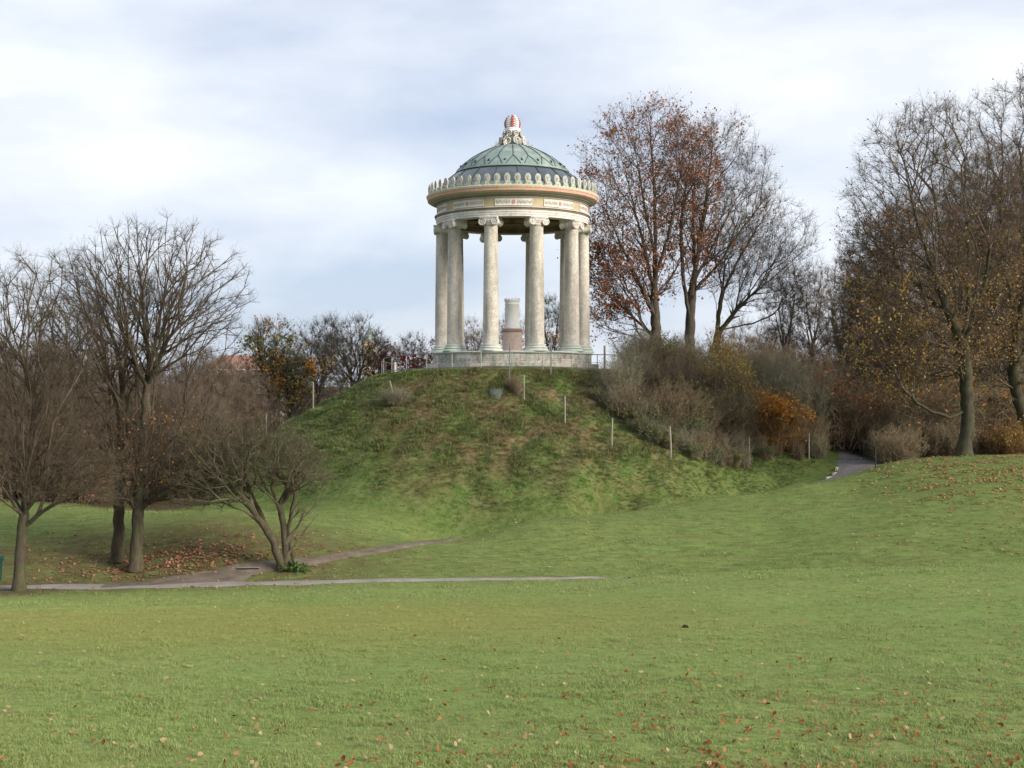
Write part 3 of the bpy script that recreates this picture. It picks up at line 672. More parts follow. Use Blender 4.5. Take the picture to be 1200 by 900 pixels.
p = gp(803, 736, 15); v = []
for ring, (s_, z) in enumerate(((1.0, -.03), (.8, .03), (.45, .055))):
    for k in range(9): a = 2*pi*k/9; j = rr_.uniform(.75, 1.2); v.append((.085*s_*j*cos(a), .06*s_*j*sin(a), z+rr_.uniform(-.01, .015)))
f = [(i*9+k, i*9+(k+1) % 9, (i+1)*9+(k+1) % 9, (i+1)*9+k) for i in range(2) for k in range(9)]+[tuple(18+k for k in range(9))]
em = NB('dark_soil', 1.0, spec=.05); em.col((.022, .017, .013)); tag(obj('soil_clod', mesh('soil_clod', v, f, em.m), loc=p), 'small dark clod of earth lying alone on the front lawn', 'clod')
# ------------------------------------------------------------------ plants
def bark(name, lo, hi, moss=0.0, rough=.95):
    m = NB(name, rough, spec=.15); c = m.ramp(m.noise(7, 5, .7, stretch=(1, 1, .35)), [(0.3, lo), (0.7, hi)])
    if moss:
        c = m.mix(m.math('MULTIPLY', m.ramp(m.noise(1.7, 4, .6), [(0.45, 0.0), (0.6, 1.0)]), moss), c, (.075, .090, .030))
    m.col(c); m.bump(m.noise(16, 5, .7, stretch=(1, 1, .3)), .8, .03); return m.m
def leafm(name, cols, rough=.75):
    m = NB(name, rough, spec=.2); m.b.inputs['Roughness'].default_value = rough
    c = m.ramp(m.noise(5.5, 2, .5), [(0.36+.28*i/(len(cols)-1), c) for i, c in enumerate(cols)]); m.col(c)
    t = m.n('ShaderNodeBsdfTranslucent'); m.l(c, t.inputs[0]); mxs = m.n('ShaderNodeMixShader'); mxs.inputs[0].default_value = .35
    m.l(m.b.outputs[0], mxs.inputs[1]); m.l(t.outputs[0], mxs.inputs[2]); m.l(mxs.outputs[0], m.t.nodes['Material Output'].inputs[0]); return m.m
B_elm = bark('grey_brown_bark', (.038, .031, .023), (.100, .083, .062), .35)
B_dark = bark('dark_bark', (.027, .024, .018), (.076, .065, .050), .35)
B_haw = bark('hawthorn_bark', (.036, .029, .020), (.096, .078, .056), .4)
B_hawt = bark('hawthorn_twig_bark', (.060, .050, .034), (.155, .130, .092), .4)
B_beech = bark('beech_bark', (.042, .034, .029), (.105, .086, .074), .2)
B_rt = bark('brown_crown_bark', (.052, .040, .031), (.145, .115, .092), .2)
B_twig = bark('dark_twig_bark', (.050, .037, .027), (.130, .100, .076), .2)
B_red = bark('red_brown_twig_bark', (.078, .058, .043), (.180, .140, .108), .15)
B_grey = bark('grey_twig_bark', (.090, .078, .062), (.200, .175, .140), .3)
L_red = leafm('copper_leaves', [(.28, .11, .055), (.38, .17, .085), (.24, .095, .06)])
L_crim = leafm('crimson_leaves', [(.22, .028, .020), (.34, .06, .035), (.16, .03, .02)])
L_yel = leafm('yellow_leaves', [(.38, .25, .055), (.45, .32, .09), (.28, .17, .045)])
L_org = leafm('orange_leaves', [(.40, .17, .03), (.47, .22, .05), (.30, .14, .03)])
L_olive = leafm('olive_leaves', [(.16, .17, .05), (.23, .22, .08), (.12, .12, .04)])
L_green = leafm('green_leaves', [(.055, .10, .025), (.10, .16, .04), (.05, .085, .03)])
L_russ = leafm('russet_leaves', [(.23, .12, .07), (.32, .18, .10), (.18, .09, .055)])
L_gold = leafm('golden_leaves', [(.42, .30, .06), (.50, .38, .11), (.33, .23, .045)])
L_amber = leafm('amber_leaves', [(.46, .20, .035), (.54, .27, .06), (.34, .14, .03)])
L_tan = leafm('tan_leaves', [(.30, .17, .09), (.38, .24, .13), (.22, .12, .06)])

def norm(v): return v/np.maximum(np.linalg.norm(v, axis=-1, keepdims=True), 1e-9)
def prisms(A, Bp, ra, rb, n=3):
    """thin tapering n-sided sticks from A to Bp, vectorised"""
    d = norm(Bp-A); ref = np.where(np.abs(d[:, 2:3]) > .9, [[1., 0, 0]], [[0, 0, 1.]]); u = norm(np.cross(d, ref)); w_ = np.cross(d, u)
    th = np.arange(n)*2*pi/n; ring = u[:, None]*np.cos(th)[None, :, None]+w_[:, None]*np.sin(th)[None, :, None]
    v = np.concatenate([A[:, None]+ring*ra[:, None, None], Bp[:, None]+ring*rb[:, None, None]], 1)
    b = (np.arange(len(A))*2*n)[:, None, None]; k = np.arange(n); q = np.stack([k, (k+1) % n, (k+1) % n+n, k+n], -1)[None]
    return v.reshape(-1, 3), (b+q).reshape(-1, 4)
def spikes(A, Bp, ra):
    """three-sided spikes ending in a point"""
    d = norm(Bp-A); ref = np.where(np.abs(d[:, 2:3]) > .9, [[1., 0, 0]], [[0, 0, 1.]]); u = norm(np.cross(d, ref)); w_ = np.cross(d, u)
    th = np.arange(3)*2*pi/3; ring = u[:, None]*np.cos(th)[None, :, None]+w_[:, None]*np.sin(th)[None, :, None]
    v = np.concatenate([A[:, None]+ring*ra[:, None, None], Bp[:, None]], 1)
    b = (np.arange(len(A))*4)[:, None, None]; q = np.array([[0, 1, 3], [1, 2, 3], [2, 0, 3]])[None]
    return v.reshape(-1, 3), (b+q).reshape(-1, 3)
def leaves(P, size, r_, droop=0.0):
    """one folded leaf blade (two triangles) per point"""
    n = len(P); a = norm(r_.normal(size=(n, 3))+np.array([0, 0, -droop])); b = norm(np.cross(a, r_.normal(size=(n, 3)))); s = (size*r_.uniform(.6, 1.3, n))[:, None]
    nrm = np.cross(a, b)
    v = np.stack([P, P+a*s*.5+b*s*.36+nrm*s*.12, P+a*s, P+a*s*.5-b*s*.36+nrm*s*.12], 1).reshape(-1, 3)
    i = (np.arange(n)*4)[:, None]; return v, np.concatenate([i+[0, 1, 2], i+[0, 2, 3]])
def join(parts):
    """list of (v, f) -> one vertex array and a triangle array"""
    vs_, fs, b = [], [], 0
    for v, f in parts:
        if f.shape[1] == 4: f = np.concatenate([f[:, [0, 1, 2]], f[:, [0, 2, 3]]])
        vs_.append(v); fs.append(f+b); b += len(v)
    return np.concatenate(vs_), np.concatenate(fs)

def grow(seeds, pts, r_, bf=.35, ka=1.3, step=.45, up=.15, maxkids=3):
    """seeds: list of (polyline, parent seed index, parent t).  Attraction points join the nearest, straightest, best placed branch."""
    pos, par, pl, dr, kid, isseed = [], [], [], [], [], []
    def addn(p, q, s=False):
        pos.append(p); par.append(q)
        if q < 0: pl.append(0.); dr.append(np.array([0, 0, 1.]))
        else:
            d = p-pos[q]; L = np.linalg.norm(d)+1e-9; pl.append(pl[q]+L); dr.append(d/L); kid[q] += 1
        kid.append(0); isseed.append(s); return len(pos)-1
    ids = []
    for poly, ps in seeds:
        poly = [np.array(p, float) for p in poly]
        if ps is None: cur = addn(poly[0], -1, True); lst = [cur]
        else:
            cand = [i for i in ids[ps]]; cur = min(cand, key=lambda i: np.linalg.norm(pos[i]-poly[0])); lst = [cur]
        for a, b in zip([pos[cur]]+poly[1:-1], poly[1:]):
            L = np.linalg.norm(b-a); n = max(1, int(round(L/.35)))
            for k in range(1, n+1):
                wob = r_.normal(size=3)*.02
                cur = addn(a+(b-a)*k/n+wob, cur, True); lst.append(cur)
        ids.append(lst)
    cap_ = len(pos)+len(pts)*14
    Pn = np.zeros((cap_, 3)); PL = np.zeros(cap_); Dn = np.zeros((cap_, 3)); Kd = np.zeros(cap_)
    n = len(pos); Pn[:n] = pos; PL[:n] = pl; Dn[:n] = dr; Kd[:n] = kid
    c0 = Pn[:n].mean(0)
    base_h = pos[ids[0][-1]][2]*.0
    ok0 = np.ones(cap_, bool); trunk = ids[0]
    for i in trunk[:int(len(trunk)*seed_clear)]: ok0[i] = False
    org = pos[trunk[-1]]
    dist_o = np.array([np.min(np.linalg.norm(Pn[:n]-p, axis=1)) for p in pts]); order = np.argsort(dist_o)
    for pi_ in order:
        p = pts[pi_]; d = p-Pn[:n]; L = np.sqrt((d*d).sum(1))+1e-6
        cs_ = (d*Dn[:n]).sum(1)/L
        cost = L*(1+ka*(1-cs_))+bf*PL[:n]+(Kd[:n] >= maxkids)*1e3+(~ok0[:n])*1e3
        j = int(np.argmin(cost)); L = L[j]
        if L > 40: continue
        m = max(1, int(L/step)); a = Pn[j]; da = Dn[j]
        c1 = a+da*L*.38; c2 = p-norm((p-a)+np.array([0, 0, up*L*2]))*L*.3; cur = j
        for k in range(1, m+1):
            t = k/m; q = a*(1-t)**3+3*c1*t*(1-t)**2+3*c2*t*t*(1-t)+p*t**3
            if k < m: q = q+r_.normal(size=3)*.035*min(L, 1.5)
            i = addn(q, cur); Pn[i] = q; PL[i] = pl[i]; Dn[i] = dr[i]; Kd[cur] += 1; cur = i
        n = len(pos)
    return np.array(pos), np.array(par), np.array(dr), np.array(isseed)
seed_clear = 0.6
def radii(pos, par, R0, rt):
    n = len(pos); kids = np.zeros(n); tips = np.ones(n)
    hk = np.zeros(n, bool); hk[par[par >= 0]] = True; cnt = np.where(hk, 0., 1.)
    for i in range(n-1, 0, -1):
        if par[i] >= 0: cnt[par[i]] += cnt[i]
    e = math.log(R0/rt)/math.log(max(cnt.max(), 2)); return rt*cnt**e, cnt
def tubes(pos, par, rad, sel, n):
    """tapering tubes along the selected edges; a straight continuation shares its ring, a side branch starts its own"""
    ch = np.nonzero(sel)[0]; ch = ch[par[ch] >= 0]
    best = {}
    for i in ch:
        p = par[i]
        if p not in best or rad[i] > rad[best[p]]: best[p] = i
    cont = np.array([best[par[i]] == i for i in ch])
    dc = norm(pos[ch]-pos[par[ch]]); dirn = np.zeros_like(pos); dirn[ch] = dc
    nd = dirn.copy()
    for i, c in zip(ch, cont):
        if c: nd[par[i]] += dirn[i]
    nd = norm(nd+1e-9)
    def rings(P, D, Rr):
        ref = np.where(np.abs(D[:, 1:2]) > .93, [[1., 0, 0]], [[.12, 1.0, .1]]); u = norm(np.cross(D, ref)); w_ = np.cross(D, u)
        th = np.arange(n)*2*pi/n; return P[:, None]+(u[:, None]*np.cos(th)[None, :, None]+w_[:, None]*np.sin(th)[None, :, None])*Rr[:, None, None]
    used = np.unique(np.concatenate([ch, par[ch][cont]])); mp = np.full(len(pos), -1); mp[used] = np.arange(len(used))
    V1 = rings(pos[used], nd[used], rad[used]); side = ~cont
    V2 = rings(pos[par[ch][side]], dc[side], np.minimum(rad[ch][side]*1.25, rad[par[ch][side]]))
    V = np.concatenate([V1, V2]).reshape(-1, 3); sidx = np.full(len(ch), -1); sidx[side] = len(used)+np.arange(side.sum())
    st = np.where(cont, mp[par[ch]], sidx)*n; en = mp[ch]*n; k = np.arange(n); k2 = (k+1) % n
    f = np.stack([st[:, None]+k, st[:, None]+k2, en[:, None]+k2, en[:, None]+k], -1).reshape(-1, 4)
    return V, f
def ell(px, py, rx, ry, d, n, r_, depth=None, shell=.45, low=None):
    """points in an ellipsoid given by its outline in the photograph and its distance"""
    c = W(px, py, d); s = d*K/F; v = norm(r_.normal(size=(n, 3)))*(r_.uniform(0, 1, (n, 1))**shell)
    p = c+v*np.array([rx*s, (depth or rx)*s, ry*s]); return p
def make_tree(base, seeds, pts, R0, r_, rt=.008, twigs=6000, tl=(.35, .8), subs=3, bf=.35, ka=1.3, up=.15, tw_r=.006, tup=.35, flare=True, droop=0, far=False):
    """returns the meshes data: trunk, crown and twig tips; coordinates relative to the base"""
    pts = np.asarray(pts)
    pts = pts[pts[:, 2] > base[2]+1.0]
    pos, par, dr_, iss = grow(seeds, pts, r_, bf=bf, ka=ka, up=up, step=.95 if far else .5)
    pos = pos-base
    rad, cnt = radii(pos, par, R0, rt)
    if flare:
        h = pos[:, 2]; rad = rad*(1+.55*np.exp(-np.clip(h, 0, 9)/.35)*(rad > .5*R0))
    big = rad > max(.2*R0, .05)
    big[0] = True
    V, f = tubes(pos, par, rad, big, 8)
    trunk = (V, f)
    mid = (~big) & (rad > .022); small = (~big) & (rad <= .022)
    parts = []
    if mid.any(): parts.append(tubes(pos, par, rad, mid, 6))
    if small.any(): parts.append(tubes(pos, par, rad, small, 3))
    cand = np.nonzero((rad < .035) & (~iss | (rad < .02)))[0]; wgt = 1/(rad[cand]+.004); wgt /= wgt.sum()
    src = r_.choice(cand, twigs, p=wgt); tipmask = np.ones(len(pos), bool)
    A = pos[src]; D = norm(dr_[src]*.75+r_.normal(size=(twigs, 3))*.62+np.array([0, 0, tup])); L = r_.uniform(*tl, twigs)
    B1 = A+D*L[:, None]*.5; D2 = norm(D+r_.normal(size=D.shape)*.25+np.array([0, 0, tup*.6-droop])); B2 = B1+D2*L[:, None]*.5
    if far: B2 = A+(B2-A); B1 = (A+B2)/2; parts.append(spikes(A, B2, np.full(twigs, tw_r*1.1)))
    else: parts.append(prisms(A, B1, np.full(twigs, tw_r), np.full(twigs, tw_r*.7))); parts.append(spikes(B1, B2, np.full(twigs, tw_r*.7)))
    tips = [B2, B1]
    if subs:
        ii = np.repeat(np.arange(twigs), subs); t = r_.uniform(.15, .95, len(ii))[:, None]
        S = np.where(t < .5, A[ii]+(B1-A)[ii]*t*2, B1[ii]+(B2-B1)[ii]*(t*2-1)); SD = norm(D2[ii]+r_.normal(size=(len(ii), 3))*.65+np.array([0, 0, tup*.5-droop])); SL = (L[ii]*r_.uniform(.25, .55, len(ii)))[:, None]
        S2 = S+SD*SL; parts.append(spikes(S, S2, np.full(len(ii), tw_r*.6))); tips.append(S2)
    return trunk, join(parts), np.concatenate(tips), pos
NTRI = 0
def plant(name, base, data, mb, mt, label, cat, group=None, lf=None):
    global NTRI
    t = thing(name, base, label, cat, group)
    tv, tf = data[0]; obj('trunk', mesh('trunk', tv, tf, mb, True), t)
    cv, cf = data[1]; obj('crown', mesh('crown', cv, cf, mt, False), t); NTRI += len(cf)+len(tf)*2
    for L in (lf or []):
        P, size, m, r_ = L[:4]; v, f = leaves(P, size, r_); q = obj('foliage', mesh('foliage', v, f, m, False), t); q['kind'] = 'stuff'; NTRI += len(f)
        if len(L) > 4: q['label'] = L[4]
    return t
def pick(P, n, r_, cond=None, clump=None, cs=1.1):
    """choose n twig ends for leaves, optionally where cond holds and in clumps"""
    w_ = np.ones(len(P))
    if cond is not None: w_ *= cond(P)
    if clump:
        q = np.zeros(len(P))
        for k in range(12):
            d = norm(r_.normal(size=3)); q += np.sin(P@d*2*pi/(cs*r_.uniform(.8, 2.2))+r_.uniform(0, 6.28))
        w_ *= np.exp(q/math.sqrt(12)*clump)
    s_ = w_.sum()
    return P[r_.choice(len(P), n, p=w_/s_)] if s_ > 0 else P[:0]
def S(d, *pts): return [W(p[0], p[1], d+(p[2] if len(p) > 2 else 0)) for p in pts]
def tpx(P, base):
    """photo pixel of points, for choosing where the leaves hang"""
    q = P+base; return 600+q[:, 0]/q[:, 1]*F, HZ-q[:, 2]/q[:, 1]*F
r1 = np.random.default_rng(11)
# --- left group -----------------------------------------------------------
def dpx(p): return p[1]/K
b = gp(22, 692, 30); d = dpx(b)
seeds = [([b]+S(d, (24, 640), (27, 605)), None), (S(d, (27, 605), (34, 540, .3), (40, 480, .5), (46, 410, .5), (50, 350, .4)), 0), (S(d, (27, 605), (50, 560, -.8), (62, 500, -1.4), (80, 440, -1.6)), 0),
         (S(d, (27, 612), (60, 592, -.4), (105, 578, -1.2), (150, 585, -1.5)), 0), (S(d, (27, 605), (5, 560, .8), (-20, 500, 1.4), (-35, 430, 1.5)), 0), (S(d, (28, 600), (58, 560, 1.4), (84, 520, 2.4), (105, 480, 3)), 0),
         (S(d, (26, 607), (0, 585, -1), (-40, 560, -2)), 0), (S(d, (40, 480, .5), (25, 420, 0), (10, 370, -.5)), 1), (S(d, (38, 500, .5), (60, 440, 1), (72, 380, 1.2)), 1)]
pts = np.concatenate([ell(38, 440, 92, 145, d, 620, r1, 85), ell(45, 545, 95, 50, d, 220, r1, 85), ell(110, 560, 45, 40, d, 60, r1, 60)])
D_ = make_tree(b, seeds, pts, .19, r1, twigs=9500, subs=4, tl=(.3, .75), tw_r=.0050, ka=2.0, bf=.5, tup=.08, rt=.0145, up=.05)
plant('bare_tree', b, D_, B_elm, B_twig, 'wide low-forking bare tree beside the path at the far left edge', 'tree', 'bare trees beside the path')
b = gp(138, 666, 30); d = dpx(b)+.6; b = onground(b[0], d*K); b[0] = (138-600)/F*b[1]
seeds = [([b]+S(d, (139, 600), (142, 520), (145, 465)), None), (S(d, (145, 465), (137, 410, .3), (115, 350, .6), (92, 305, .8)), 0), (S(d, (145, 465), (148, 400, -.5), (144, 340, -.8), (138, 290, -.8)), 0),
         (S(d, (144, 480), (118, 440, -1), (100, 395, -2), (70, 360, -2.4)), 0), (S(d, (145, 470), (160, 400, .8), (168, 330, 1.4)), 0), (S(d, (140, 560), (118, 520, 1), (98, 480, 1.6)), 0)]
pts = np.concatenate([ell(115, 385, 78, 98, d, 400, r1, 75), ell(120, 500, 65, 60, d, 120, r1, 60)])
D_ = make_tree(b, seeds, pts, .22, r1, twigs=5500, subs=4, tl=(.3, .75), tw_r=.0050, ka=2.0, bf=.5, tup=.08, rt=.0145, up=.05)
plant('bare_tree', b, D_, B_elm, B_twig, 'tall straight bare tree, left one of the close pair in the leaf litter', 'tree', 'bare trees beside the path',
      [(pick(D_[2], 90, r1, lambda P: np.exp(-((tpx(P, b)[0]-135)/22)**2-((tpx(P, b)[1]-600)/30)**2)), .13, L_yel, r1)])
b = gp(159, 668, 30); d = dpx(b)
seeds = [([b]+S(d, (160, 630), (163, 600)), None), (S(d, (163, 600), (166, 540, .3), (172, 470, .5), (176, 430, .4)), 0), (S(d, (176, 430, .4), (168, 370, .2), (163, 310, .1), (160, 268, 0)), 1),
         (S(d, (176, 430, .4), (188, 370, .9), (200, 310, 1.3), (205, 272, 1.4)), 1), (S(d, (174, 450, .4), (196, 400, -.8), (215, 372, -1.3), (255, 352, -1.8), (290, 345, -2)), 1), (S(d, (173, 460), (150, 400, -1), (125, 350, -1.6), (100, 310, -2)), 1),
         (S(d, (163, 605), (195, 572, -.4), (230, 578, -.8), (268, 588, -1)), 0), (S(d, (163, 598), (190, 560, .8), (212, 522, 1.4), (232, 470, 1.6)), 0), (S(d, (162, 600), (135, 575, -.8), (110, 545, -1.4), (90, 500, -1.6)), 0),
         (S(d, (215, 372, -1.3), (235, 320, -1.2), (245, 290, -1)), 4)]
pts = np.concatenate([ell(186, 350, 108, 96, d, 520, r1, 95), ell(200, 400, 100, 60, d, 130, r1, 80), ell(185, 530, 85, 62, d, 300, r1, 75), ell(225, 560, 60, 30, d, 60, r1, 50)])
D_ = make_tree(b, seeds, pts, .235, r1, twigs=8500, subs=4, tl=(.25, .6), tw_r=.0050, ka=2.0, bf=.5, tup=.08, rt=.0145, up=.05)
plant('bare_tree', b, D_, B_elm, B_twig, 'tallest left bare tree, right trunk of the close pair, wide open crown', 'tree', 'bare trees beside the path',
      [(pick(D_[2], 800, r1, lambda P: (tpx(P, b)[1] > 440)*(tpx(P, b)[0] > 130)*1.0, 1.0), .075, L_org, r1)])
# hawthorn with two leaning stems
b = gp(332, 668, 30); d = dpx(b)
seeds = [([b]+S(d, (329, 658), (321, 636)), None), (S(d, (321, 636), (307, 613, -.1), (289, 589, -.3), (271, 567, -.5), (255, 548, -.7)), 0), (S(d, (321, 636), (311, 613, .3), (299, 588, .6), (289, 567, .9), (286, 535, 1.1)), 0),
         (S(d, (333, 667), (336, 655), (332, 615, .1), (327, 592, .1)), 0), (S(d, (327, 592, .1), (345, 575, -.2), (356, 571, -.5), (369, 561, -.8), (396, 560, -1)), 3), (S(d, (327, 592, .1), (316, 580, .4), (304, 572, .7), (298, 552, .9)), 3),
         (S(d, (338, 666), (342, 654, .2), (338, 620, .3), (345, 585, .4), (350, 555, .5)), 0), (S(d, (289, 589, -.3), (270, 585, -.8), (235, 588, -1.4), (205, 585, -1.8)), 1), (S(d, (271, 567), (250, 562, .5), (225, 545, .9)), 1)]
pts = np.concatenate([ell(262, 540, 78, 55, d, 620, r1, 70), ell(312, 528, 62, 42, d, 420, r1, 60), ell(350, 548, 42, 30, d, 260, r1, 42), ell(240, 572, 55, 28, d, 120, r1, 45), ell(352, 610, 22, 30, d, 25, r1, 18)])
D_ = make_tree(b, seeds, pts, .20, r1, twigs=8500, subs=4, tl=(.15, .42), tw_r=.0042, bf=.3, tup=.0, rt=.012, up=0)
haw = plant('hawthorn_tree', b, D_, B_haw, B_hawt, 'low dense bare thorn tree with two leaning stems where the paths fork', 'tree',
      lf=[(pick(D_[2], 700, r1, None, 1.5), .05, L_olive, r1)])
nb2 = 160; a0 = r1.uniform(0, 2*pi, nb2); rr = r1.uniform(0, .55, nb2)**.8; x = b[0]+.45+rr*np.cos(a0); y = b[1]-.1+rr*np.sin(a0)*.6
v, f = leaves(np.stack([x, y, H(x, y)+r1.uniform(.05, .3, nb2)], -1), .16, r1); tag(obj('nettle_clump', mesh('nettle_clump', v, f, L_green)), 'small clump of bright green weeds at the foot of the thorn tree', 'weeds', kind='stuff')
# --- right of the temple: beeches on the ridge ---------------------------------
d = 80; b = W(768, 440, d); b = onground(b[0], b[1])
seeds = [([b]+S(d, (768, 390), (767, 330), (768, 285)), None), (S(d, (768, 285), (767, 230), (764, 180), (760, 135)), 0), (S(d, (768, 375), (748, 330, -1), (725, 280, -1.8), (705, 235, -2), (690, 205, -2)), 0), (S(d, (768, 340), (750, 270, 1), (735, 210, 1.4), (722, 160, 1.4)), 0),
         (S(d, (768, 330), (785, 270, -.8), (797, 210, -1), (803, 150, -1)), 0), (S(d, (768, 395), (740, 370, 1), (712, 345, 1.6), (692, 315, 2)), 0), (S(d, (768, 300), (755, 240, -.8), (745, 180, -1.2), (742, 140, -1.2)), 0), (S(d, (768, 405), (745, 395, -1), (715, 385, -2), (700, 375, -2)), 0), (S(d, (768, 350), (790, 320, 1), (805, 290, 1.8)), 0)]
pts = np.concatenate([ell(752, 240, 92, 126, d, 820, r1, 80), ell(712, 320, 46, 85, d, 300, r1, 45), ell(780, 170, 45, 55, d, 120, r1, 40)])
pts = pts[~((np.abs(tpx(pts, 0)[0]-600) < 72))]
D_ = make_tree(b, seeds, pts, .40, r1, rt=.010, twigs=7500, subs=4, tl=(.5, 1.15), tw_r=.007, up=.08, bf=.5, ka=1.8, tup=.15)
r_lo = lambda P: 0.5+.8*(tpx(P, b)[1] > 285)*(tpx(P, b)[0] < 790)
plant('beech_tree', b, D_, B_beech, B_beech, 'tall half-bare beech with coppery red leaves right beside the temple', 'tree', 'trees on the ridge right of the temple',
      [(pick(D_[2], 17000, r1, r_lo, .9, 1.6), .155, L_red, r1)])
d = 82; b = W(809, 440, d); b = onground(b[0], b[1])
seeds = [([b]+S(d, (808, 400), (810, 355), (814, 320)), None), (S(d, (814, 320), (822, 270), (830, 215), (836, 160)), 0), (S(d, (812, 380), (800, 320, -.8), (798, 260, -1), (808, 190, -1)), 0), (S(d, (814, 330), (840, 280, 1), (862, 235, 1.6), (885, 205, 2)), 0), (S(d, (814, 345), (842, 310, -1), (868, 270, -1.5), (895, 235, -1.6)), 0), (S(d, (815, 310), (812, 240, 1), (818, 170, 1.3)), 0)]
pts = np.concatenate([ell(838, 235, 76, 106, d, 680, r1, 70), ell(800, 200, 35, 70, d, 110, r1, 40)])
D_ = make_tree(b, seeds, pts, .36, r1, rt=.010, twigs=6500, subs=4, tl=(.5, 1.1), tw_r=.007, up=.08, bf=.5, ka=1.8, tup=.15)
plant('beech_tree', b, D_, B_beech, B_beech, 'middle beech of the ridge with a forked trunk and few red leaves left', 'tree', 'trees on the ridge right of the temple',
      [(pick(D_[2], 5500, r1, lambda P: 0.2+1.5*(tpx(P, b)[0] < 845), 1.3, 2.0), .17, L_red, r1)])
d = 84; b = W(840, 440, d); b = onground(b[0], b[1])
seeds = [([b]+S(d, (840, 400), (842, 370), (846, 345)), None), (S(d, (846, 345), (862, 310), (882, 275), (905, 240)), 0), (S(d, (842, 385), (870, 355, -1), (900, 330, -1.6), (935, 300, -2), (955, 285, -2)), 0), (S(d, (846, 345), (850, 300, 1), (868, 250, 1.4)), 0), (S(d, (842, 390), (885, 378, 1), (920, 362, 1.6), (945, 350, 2)), 0), (S(d, (841, 395), (862, 365, .5), (890, 335, .8)), 0)]
pts = np.concatenate([ell(885, 290, 78, 76, d, 480, r1, 60), ell(915, 320, 48, 45, d, 150, r1, 40), ell(868, 340, 35, 40, d, 60, r1, 35)])
D_ = make_tree(b, seeds, pts, .26, r1, rt=.010, twigs=4600, subs=4, tl=(.5, 1.1), tw_r=.0085, up=.1, bf=.4, ka=1.5)
plant('beech_tree', b, D_, B_dark, B_beech, 'dark bare tree spreading its limbs to the right, last of the ridge trees', 'tree', 'trees on the ridge right of the temple')
# --- right edge ---------------------------------------------------------------
b = gp(1134, 534.5, 50); b = onground(b[0], b[1]+.5); d = dpx(b)
seeds = [([b]+S(d, (1134, 490), (1132, 440), (1129, 405)), None), (S(d, (1129, 405), (1112, 370, -.5), (1095, 320, -1), (1075, 260, -1.3), (1062, 205, -1.4)), 0), (S(d, (1129, 405), (1136, 350, .6), (1135, 290, .9), (1128, 210, 1)), 0),
         (S(d, (1131, 478), (1113, 489, -.3), (1092, 483, -.6), (1075, 472, -.8), (1058, 455, -1), (1046, 430, -1.2)), 0), (S(d, (1130, 430), (1110, 442, .8), (1085, 440, 1.4), (1065, 444, 1.8)), 0), (S(d, (1129, 415), (1090, 400, -1.2), (1050, 385, -2), (1015, 360, -2.4)), 0),
         (S(d, (1112, 370, -.5), (1075, 335, .4), (1040, 300, 1), (1015, 275, 1.2)), 1), (S(d, (1131, 430), (1160, 400, .5), (1180, 370, .8)), 0), (S(d, (1130, 400), (1155, 330, -.8), (1165, 250, -1.2)), 0)]
pts = np.concatenate([ell(1090, 280, 108, 175, d, 1000, r1, 90), ell(1060, 410, 75, 60, d, 280, r1, 60), ell(1095, 170, 50, 60, d, 90, r1, 50), ell(1030, 290, 45, 70, d, 130, r1, 50)])
D_ = make_tree(b, seeds, pts, .33, r1, twigs=14500, subs=4, tl=(.4, .9), tw_r=.0062, ka=1.8, rt=.013, tup=.12, up=.05)
plant('park_tree', b, D_, B_dark, B_rt, 'big dark yellow-flecked tree on the leafy rise, low limb reaching left', 'tree', 'large trees at the right edge',
      [(pick(D_[2], 6000, r1, lambda P: .08+1.0*(tpx(P, b)[1] > 320)+.6*(tpx(P, b)[1] > 370), 1.3, 1.4), .115, L_yel, r1), (pick(D_[2], 6500, r1, lambda P: .25+1.0*(tpx(P, b)[1] > 240), .9, 1.8), .11, L_russ, r1)])
d = 62; b = W(1214, 545, d); b = onground(b[0], b[1])
seeds = [([b]+S(d, (1200, 490), (1188, 450), (1189, 405)), None), (S(d, (1189, 405), (1185, 350, .5), (1165, 290, 1), (1145, 240, 1.2)), 0), (S(d, (1189, 405), (1200, 340, -.8), (1205, 260, -1), (1195, 170, -1)), 0), (S(d, (1188, 460), (1165, 440, -1), (1140, 425, -1.6), (1120, 395, -2)), 0),
         (S(d, (1189, 395), (1160, 350, -.8), (1135, 325, -1.4), (1112, 290, -1.8)), 0), (S(d, (1190, 420), (1225, 360, 1), (1250, 280, 1.5)), 0), (S(d, (1186, 360), (1172, 270, -.6), (1175, 190, -.8)), 1)]
pts = np.concatenate([ell(1195, 250, 90, 165, d, 950, r1, 85), ell(1170, 400, 65, 60, d, 200, r1, 60)])
D_ = make_tree(b, seeds, pts, .30, r1, twigs=13000, subs=4, tl=(.4, .9), tw_r=.0062, ka=1.8, rt=.013, tup=.12, up=.05)
plant('park_tree', b, D_, B_dark, B_rt, 'tall tree with a leaning curved trunk cut by the right edge of the picture', 'tree', 'large trees at the right edge',
      [(pick(D_[2], 6000, r1, lambda P: .08+1.0*(tpx(P, b)[1] > 270), 1.3, 1.4), .115, L_yel, r1), (pick(D_[2], 5500, r1, lambda P: .25+1.0*(tpx(P, b)[1] > 200), .9, 1.8), .11, L_russ, r1)])
